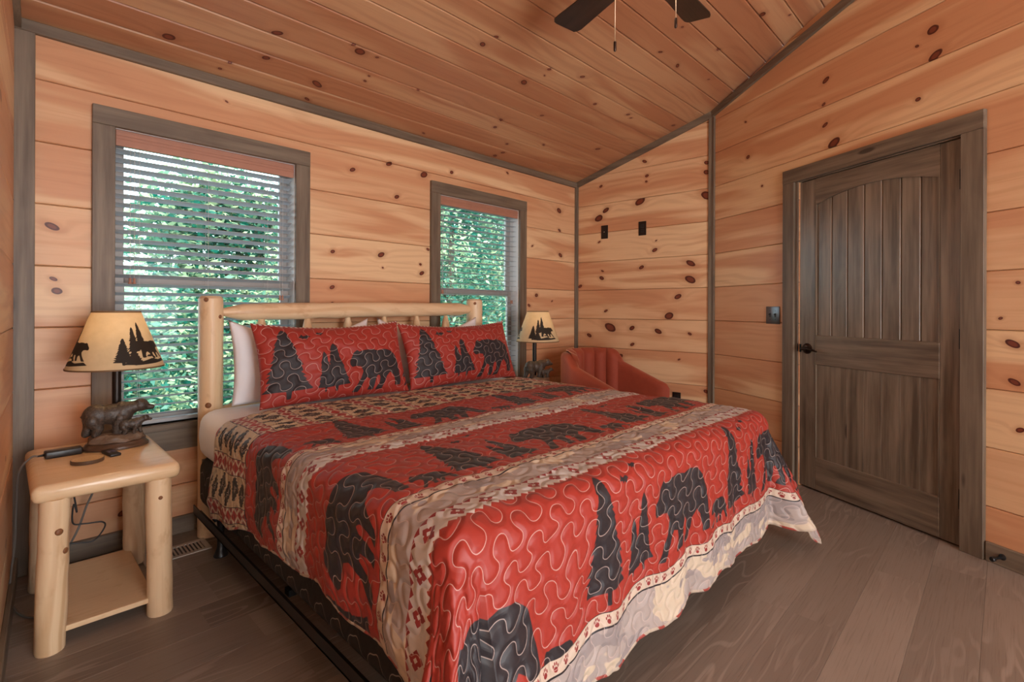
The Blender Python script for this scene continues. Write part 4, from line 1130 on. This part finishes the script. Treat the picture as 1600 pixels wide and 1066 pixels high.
# cables hanging under the nightstand
mb = MB(); mb.tube(smooth_path([(.205, 2.85, .49), (.21, 2.85, .36), (.200, 2.85, .335), (.215, 2.85, .350), (.228, 2.85, .262), (.218, 2.85, .30), (.215, 2.85, .22), (.255, 2.85, .205), (.312, 2.85, .196), (.322, 2.85, .170), (.285, 2.85, .122), (.235, 2.85, .128), (.196, 2.85, .136)]), .0032, 8)
mb.tube([(.184, 2.85, .136), (.204, 2.85, .136)], .008, 8)
tag(mb.build('black_cable', M['black_plastic'], None, True), 'black power cord looped below the log nightstand top', 'cord')
mb = MB(); mb.tube(smooth_path([(.29, 2.88, .49), (.272, 2.88, .36), (.258, 2.88, .345), (.285, 2.88, .335), (.262, 2.88, .27), (.235, 2.88, .18), (.20, 2.88, .10), (.17, 2.88, .02)]), .0042, 8)
tag(mb.build('grey_cable', M['grey_cable'], None, True), 'grey lamp cord hanging behind the log nightstand legs', 'cord')
# floor register
o = thing('floor_register', 'white metal floor register beside the headboard post', 'floor vent', (0.575, 2.765, 0))
mb = MB(); W_, H_ = .13, .07
for lo, hi in (((-W_, -H_, 0), (W_, -H_+.022, .005)), ((-W_, H_-.022, 0), (W_, H_, .005)), ((-W_, -H_+.022, 0), (-W_+.022, H_-.022, .005)), ((W_-.022, -H_+.022, 0), (W_, H_-.022, .005))): mb.bbox(lo, hi, .001, 1)
mb.build('rim', plain('register_enamel', (0.46, 0.40, 0.35), 0.45), o)
for i in range(14):
    x = -W_+.03+i*(2*W_-.06)/13; mb = MB(); mb.box((x-.0035, -H_+.022, .0005), (x+.0035, H_-.022, .004)); mb.build('louvre', plain('register_enamel', (0.46, 0.40, 0.35), 0.45) if i == 0 else reg, o); reg = bpy.data.materials['register_enamel']
mb = MB(); mb.box((-W_+.02, -H_+.02, .0002), (W_-.02, H_-.02, .0008)); mb.build('duct_shade', M['black_plastic'], o)  # thin black sheet painted as the dark inside the duct

# ------------------------------------------------------------------ wall plates
def plate(label, name, cat, key, x, z, w, h, builder, group=None):
    o = thing(name, label, cat, (0, 0, 0), 0, group); o.matrix_world = FR[key] @ Matrix.Translation((x, 0, z))
    mb = MB(); mb.bbox((-w/2, -.007, -h/2), (w/2, 0, h/2), .003, 2); mb.build('cover', M['window_sheen_plate' if name == 'light_switch' else 'bronze_plate'], o, True, 40); builder(o)
M['window_sheen_plate'] = plain('dark_plate_window_sheen', (0.14, 0.145, 0.16), 0.3, 0.75)  # dark switch plate, window reflection put into its lighter bluish colour
M['bronze_plate'] = plain('dark_wall_plate', (0.028, 0.020, 0.018), 0.35, 0.4)
M['chrome'] = plain('jack_metal', (0.8, 0.78, 0.7), 0.2, 1.0)
def jack(o):
    mb = MB(); tp = MB(); tp.lathe([(.004, 0), (.0045, .008), (.001, .0085)], 10); mb.add([(p.x, -.006-p.z, p.y) for p in tp.v], tp.f); mb.build('coaxial_jack', M['chrome'], o, True)
def outlet(o):
    for q in (-1, 1):
        mb = MB(); mb.bbox((-.017, -.0085, q*.02-.014), (.017, -.006, q*.02+.014), .003, 2); mb.build('socket', M['black_plastic'], o)
def switches(o):
    for q in (-1, 1):
        mb = MB(); mb.bbox((q*.023-.006, -.0085, -.014), (q*.023+.006, -.006, .014), .001, 1); b_ = mb.build('switch_slot', M['black_plastic'], o)
        mb = MB(); mb.bbox((q*.023-.004, -.018, .0), (q*.023+.004, -.006, .010), .0015, 1); mb.build('toggle', M['black_plastic'], b_)
        for zz in (-.03, .03): mb = MB(); tp = MB(); tp.lathe([(.003, 0), (.0025, .0015)], 8); mb.add([(q*.023+p.x, -.0068-p.z, zz+p.y) for p in tp.v], tp.f); mb.build('screw', M['black_metal'], o)
plate('dark wall plate with a bright cable jack above the armchair', 'cable_jack_plate', 'wall plate', 'right', 0.312, 1.868, 0.070, 0.125, jack)
plate('dark double outlet plate high on the wall above the armchair', 'outlet_plate', 'outlet', 'right', 0.690, 1.865, 0.072, 0.125, outlet)
plate('dark two-toggle light switch plate beside the door casing', 'light_switch', 'light switch', 'door', 0.622, 1.108, 0.118, 0.120, switches)
plate('dark outlet plate low on the wall beside the armchair', 'outlet_plate', 'outlet', 'right', 1.005, 0.385, 0.072, 0.118, outlet)
o = thing('door_stop', 'dark bumper door stop screwed to the baseboard right of the door', 'door stop', (0, 0, 0)); o.matrix_world = FR['door'] @ Matrix.Translation((1.922, -0.016, 0.045))
mb = MB(); tp = MB(); tp.lathe([(.014, 0), (.013, .004), (.006, .008), (.005, .055), (.010, .058), (.011, .070), (.008, .074)], 14); mb.add([(p.x, -p.z, p.y) for p in tp.v], tp.f); mb.build('bumper', M['black_metal'], o, True, 40)

# ------------------------------------------------------------------ armchair
def velvet():
    t = NT('rust_orange_velvet'); n = t.noise(t.coord(), 25.0, 3)
    return t.out(t.mix(n, (0.29, 0.045, 0.020), (0.37, 0.066, 0.028)), 0.75, Sheen_Weight=0.6, Sheen_Roughness=0.4, Sheen_Tint=(1.0, 0.55, 0.35))
M['velvet'] = velvet()
ch = thing('armchair', 'rust orange velvet barrel armchair with a channelled back in the room corner', 'armchair', (3.520, 2.390, 0), math.radians(-4))
def shell_point(t, z01):
    """t in -1..1 round the U-shaped shell, returns centre line xy, outward normal and top height"""
    L = 0.42; R = 0.315; tot = 2*L+math.pi*R; s = (t+1)/2*tot
    if s < L: p = Vector((-R, -0.42+s, 0)); n = Vector((-1, 0, 0))
    elif s < L+math.pi*R: a = math.pi-(s-L)/R; p = Vector((R*math.cos(a), 0.0+R*math.sin(a), 0)); n = Vector((math.cos(a), math.sin(a), 0))
    else: p = Vector((R, -(s-L-math.pi*R), 0)); n = Vector((1, 0, 0))
    at = abs(t); arm = 0.715-0.165*min(1, max(0, (at-0.42)/0.50))
    k = min(1, max(0, (0.50-at)/0.14)); top = arm+(0.790-arm)*(1-(1-k)**2.0)
    if abs(t) > 0.93: top -= 0.05*((abs(t)-0.93)/0.07)**2
    return p, n, top
def shell_mesh(t0, t1, z0, thick, chan, nu, nv=14):
    V = []; Fc = []
    prof = []
    for i in range(nu+1):
        t = t0+(t1-t0)*i/nu; p, n, top = shell_point(t, 0)
        pad = 0.0
        if chan: c = ((t-t0)/(t1-t0)*chan) % 1.0; pad = 0.030*math.sin(math.pi*c)**0.6 if 0 < i < nu else 0
        edge = min(1, min(i, nu-i)/2.5)**0.5
        ring = []
        h = top-z0
        for j in range(nv+1):
            q = j/nv
            ring.append(p-n*(thick*0.5*edge+pad*(1-0.35*q**3))+Vector((0, 0, z0+h*q*0.93)))
        for j in range(1, 7):
            a = math.pi*j/7; ring.append(p-n*((thick*0.5*edge+pad*.5)*math.cos(a))+Vector((0, 0, z0+h*0.93+h*0.07*math.sin(a))))
        for j in range(nv+1):
            q = 1-j/nv; ring.append(p+n*(thick*0.5*edge)+Vector((0, 0, z0+h*q*0.93)))
        prof.append(ring)
    m = len(prof[0])
    for r_ in prof: V += r_
    for i in range(nu):
        for j in range(m): Fc.append((i*m+j, i*m+(j+1) % m, (i+1)*m+(j+1) % m, (i+1)*m+j))
    Fc += [tuple(range(m)), tuple(nu*m+j for j in range(m))[::-1]]
    return V, Fc
mb = MB(); mb.add(*shell_mesh(-1, 1, 0.16, 0.09, 0, 60)); mb.build('shell', M['velvet'], ch, True, 70)
N_CH = 7
for k in range(N_CH):
    t0 = -0.47+0.94*k/N_CH; t1 = -0.47+0.94*(k+1)/N_CH
    V, Fc = [], []; nu, nv = 10, 16
    for i in range(nu+1):
        t = t0+(t1-t0)*i/nu; p, n, top = shell_point(t, 0); c = i/nu; pad = 0.045+0.034*math.sin(math.pi*c)**0.55
        for j in range(nv+1):
            q = j/nv; roll = math.sqrt(max(0, 1-max(0, (q-0.86)/0.14)**2)); V.append(p-n*(0.0+pad*roll)+Vector((0, 0, 0.38+(top+0.012-0.38)*q)))
    Fc = [(i*(nv+1)+j, (i+1)*(nv+1)+j, (i+1)*(nv+1)+j+1, i*(nv+1)+j+1) for i in range(nu) for j in range(nv)]
    mb = MB(); mb.add(V, Fc); mb.build('back_channel', M['velvet'], ch, True)
mb = MB(); mb.add(*rounded_block(-0.255, 0.255, -0.40, 0.24, 0.24, 0.43, 0.14)); mb.build('seat_cushion', M['velvet'], ch, True, 60)
for x, y in ((-.25, -.34), (.25, -.34), (-.2, .2), (.2, .2)):
    mb = MB(); mb.tube([(x*1.05, y*1.05, 0), (x, y, .17)], [.011, .018], 12); mb.build('leg', M['black_metal'], ch, True, 40)

# ------------------------------------------------------------------ ceiling fan
FX, FY, FZ = 1.795, 1.03, 2.535
fan = thing('ceiling_fan', 'dark five-blade ceiling fan with two pull chains hanging over the bed', 'ceiling fan', (FX, FY, FZ))
t = stain('fan_blade_wood', (0.020, 0.010, 0.008), (0.045, 0.024, 0.018), 'x', 0.45); M['blade'] = t
czf = ceil_z(FY)-FZ
mb = MB(); mb.lathe([(.075, czf-.005), (.07, czf-.03), (.05, czf-.065), (.016, czf-.075)], 28); mb.build('canopy', M['bronze'], fan, True, 40)
mb = MB(); mb.tube([(0, 0, .06), (0, 0, czf-.06)], .013, 12); mb.build('downrod', M['bronze'], fan, True)
mb = MB(); mb.lathe([(.03, .10), (.09, .085), (.125, .05), (.13, .02), (.12, -.015), (.085, -.035), (.07, -.05)], 32); mb.build('motor', M['bronze'], fan, True, 50)
tl = NT('frosted_glass_bowl'); tl.set(tl.b.inputs['Base Color'], (0.9, 0.85, 0.78)); tl.set(tl.b.inputs['Emission Color'], (1.0, 0.80, 0.58)); tl.b.inputs['Emission Strength'].default_value = 24.0
mb = MB(); mb.lathe([(.108, -.048), (.112, -.060), (.104, -.082), (.08, -.098), (.04, -.100), (.002, -.101)], 32); mb.build('light_bowl', tl.mat, fan, True, 60)
a1 = math.atan2(1.547-FY+.02, 1.943-FX); 
for k in range(5):
    a = a1-k*2*math.pi/5; m_ = Matrix.Rotation(a, 4, 'Z')
    mb = MB(); mb.bbox((.10, -.016, -.004), (.20, .016, .004), .002, 1); ir = mb.build('blade_iron', M['bronze'], fan); ir.matrix_local = m_
    V = []; prof = [(.17, .050), (.20, .056), (.30, .060), (.42, .066), (.50, .070), (.535, .069), (.548, .060)]; up = []
    tilt = math.radians(11)
    poly = [(x, w) for x, w in prof]+[(.552, .045), (.540, -.055), (.52, -.066)]+[(x, -w) for x, w in prof[:5]][::-1]
    mb = MB(); n_ = len(poly)
    for zz in (.003, -.003): V += [(x, y*math.cos(tilt), y*math.sin(tilt)+zz) for x, y in poly]
    mb.add(V, [tuple(range(n_)), tuple(range(n_, 2*n_))[::-1]]+[(i, i+n_, (i+1) % n_+n_, (i+1) % n_) for i in range(n_)])
    b_ = mb.build('blade', M['blade'], fan); b_.matrix_local = m_
M['brass'] = plain('antique_brass_chain', (0.62, 0.45, 0.30), 0.35, 0.8)
for px, py in ((962, 80), (1057, 43)):
    off = (px-1009)/FPX*2.0; cx_, cy_ = R2[0]*off, R2[1]*off; d_ = (FX+cx_)*F2[0]+(FY+cy_)*F2[1]
    zb = HC+(HY-py)/FPX*d_-FZ
    mb = MB(); mb.tube([(cx_*.6, cy_*.6, -.03), (cx_*.97, cy_*.97, -.035), (cx_, cy_, -.05), (cx_, cy_, zb+.035)], .0019, 6); c_ = mb.build('pull_chain', M['brass'], fan, True)
    mb = MB(); mb.lathe([(.001, .042), (.0055, .038), (.0055, .003), (.003, 0)], 12, (cx_, cy_, zb)); mb.build('fob', M['bronze'], c_, True, 40)

# ================================================================== OUTSIDE
def leaf_mat(name, c0, c1):
    t = NT(name); r = t.attr('painted_sun'); c = t.mix(r, c0, c1); t.set(t.b.inputs['Base Color'], c); t.b.inputs['Roughness'].default_value = 0.45
    tr = t.n.new('ShaderNodeBsdfTranslucent'); t.set(tr.inputs[0], c); mx = t.n.new('ShaderNodeMixShader'); mx.inputs[0].default_value = 0.4
    t.l.new(t.b.outputs[0], mx.inputs[1]); t.l.new(tr.outputs[0], mx.inputs[2]); t.l.new(mx.outputs[0], t.o.inputs[0]); return t.mat
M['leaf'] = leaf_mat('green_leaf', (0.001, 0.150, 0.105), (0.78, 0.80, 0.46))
M['bark'] = plain('bark', (0.09, 0.065, 0.045), 0.9, 0, 0.3)
def tree(label, x, y, zc, rx, ry, rz, n, leaf, seed, base=-3.5):
    r = thing('tree', label, 'tree', (x, y, base), 0, 'trees outside the windows')
    rg = np.random.default_rng(seed)
    # leaves gathered in clumps on the crown
    nc = 150; d = rg.normal(size=(nc, 3)); d /= np.linalg.norm(d, axis=1)[:, None]; rad = rg.uniform(0.35, 1.0, nc)[:, None]**0.6; cc = d*rad*np.array([rx, ry, rz])
    k = rg.integers(0, nc, n); sp = np.array([rx, ry, rz*.6])*0.16
    c = cc[k]+rg.normal(size=(n, 3))*sp; c[:, 2] += zc-base
    a = rg.normal(size=(n, 3)); a[:, 2] *= .5; a /= np.linalg.norm(a, axis=1)[:, None]; b = rg.normal(size=(n, 3)); b -= a*(a*b).sum(1)[:, None]; b /= np.linalg.norm(b, axis=1)[:, None]
    s = leaf*rg.uniform(.6, 1.3, n)[:, None]; nn = np.cross(a, b)*s*.12
    P = np.stack([c-a*s, c+b*s*.42+nn, c+a*s, c-b*s*.42+nn], 1)
    me = bpy.data.meshes.new('foliage'); me.vertices.add(4*n); me.vertices.foreach_set('co', P.reshape(-1).astype(np.float32))
    me.loops.add(4*n); me.loops.foreach_set('vertex_index', np.arange(4*n, dtype=np.int32)); me.polygons.add(n); me.polygons.foreach_set('loop_start', np.arange(0, 4*n, 4, dtype=np.int32)); me.update(calc_edges=True)
    ct = rg.uniform(0, 1, nc); up = np.clip((c[:, 2]-(zc-base)-cc[k][:, 2])/(rz*.12), -1, 1)*.5+.5; tn_ = np.clip(ct[k]**1.4*0.75+up*0.35+rg.normal(size=n)*.16-.18, 0, 1)**1.7  # sunlit cream tops and teal shade painted into the leaf colour
    add_float(me, 'painted_sun', np.repeat(tn_, 4)); me.materials.append(M['leaf'])
    o = bpy.data.objects.new('foliage', me); link(o, r); o['kind'] = 'stuff'
    mb = MB(); h = zc-base; mb.tube([(0, 0, 0), (.05, .03, h*.4), (-.05, 0, h*.8), (0, 0, h+rz*.6)], [.16, .13, .09, .03], 10)
    for i in range(8):
        q = rg.uniform(0, 6.28); z = h*(.55+.06*i); mb.tube([(0, 0, z), (rx*.6*math.cos(q), ry*.6*math.sin(q), z+.5+.1*i)], [.05, .012], 6)
    mb.build('trunk', M['bark'], r, True)
gm = MB(); gm.box((-14, 3.3, -3.7), (26, 22, -3.5)); tag(gm.build('ground', plain('forest_floor', (0.05, 0.09, 0.04), 0.95, 0, 0.3)), kind='structure')
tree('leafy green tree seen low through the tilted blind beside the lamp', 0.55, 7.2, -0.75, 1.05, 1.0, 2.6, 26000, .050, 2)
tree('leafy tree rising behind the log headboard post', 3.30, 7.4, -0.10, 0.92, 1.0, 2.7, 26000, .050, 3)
tree('leafy tree with tips painted sunlit pale in the open side of the corner window', 5.75, 7.2, 1.3, 1.05, 1.0, 3.0, 26000, .052, 1)
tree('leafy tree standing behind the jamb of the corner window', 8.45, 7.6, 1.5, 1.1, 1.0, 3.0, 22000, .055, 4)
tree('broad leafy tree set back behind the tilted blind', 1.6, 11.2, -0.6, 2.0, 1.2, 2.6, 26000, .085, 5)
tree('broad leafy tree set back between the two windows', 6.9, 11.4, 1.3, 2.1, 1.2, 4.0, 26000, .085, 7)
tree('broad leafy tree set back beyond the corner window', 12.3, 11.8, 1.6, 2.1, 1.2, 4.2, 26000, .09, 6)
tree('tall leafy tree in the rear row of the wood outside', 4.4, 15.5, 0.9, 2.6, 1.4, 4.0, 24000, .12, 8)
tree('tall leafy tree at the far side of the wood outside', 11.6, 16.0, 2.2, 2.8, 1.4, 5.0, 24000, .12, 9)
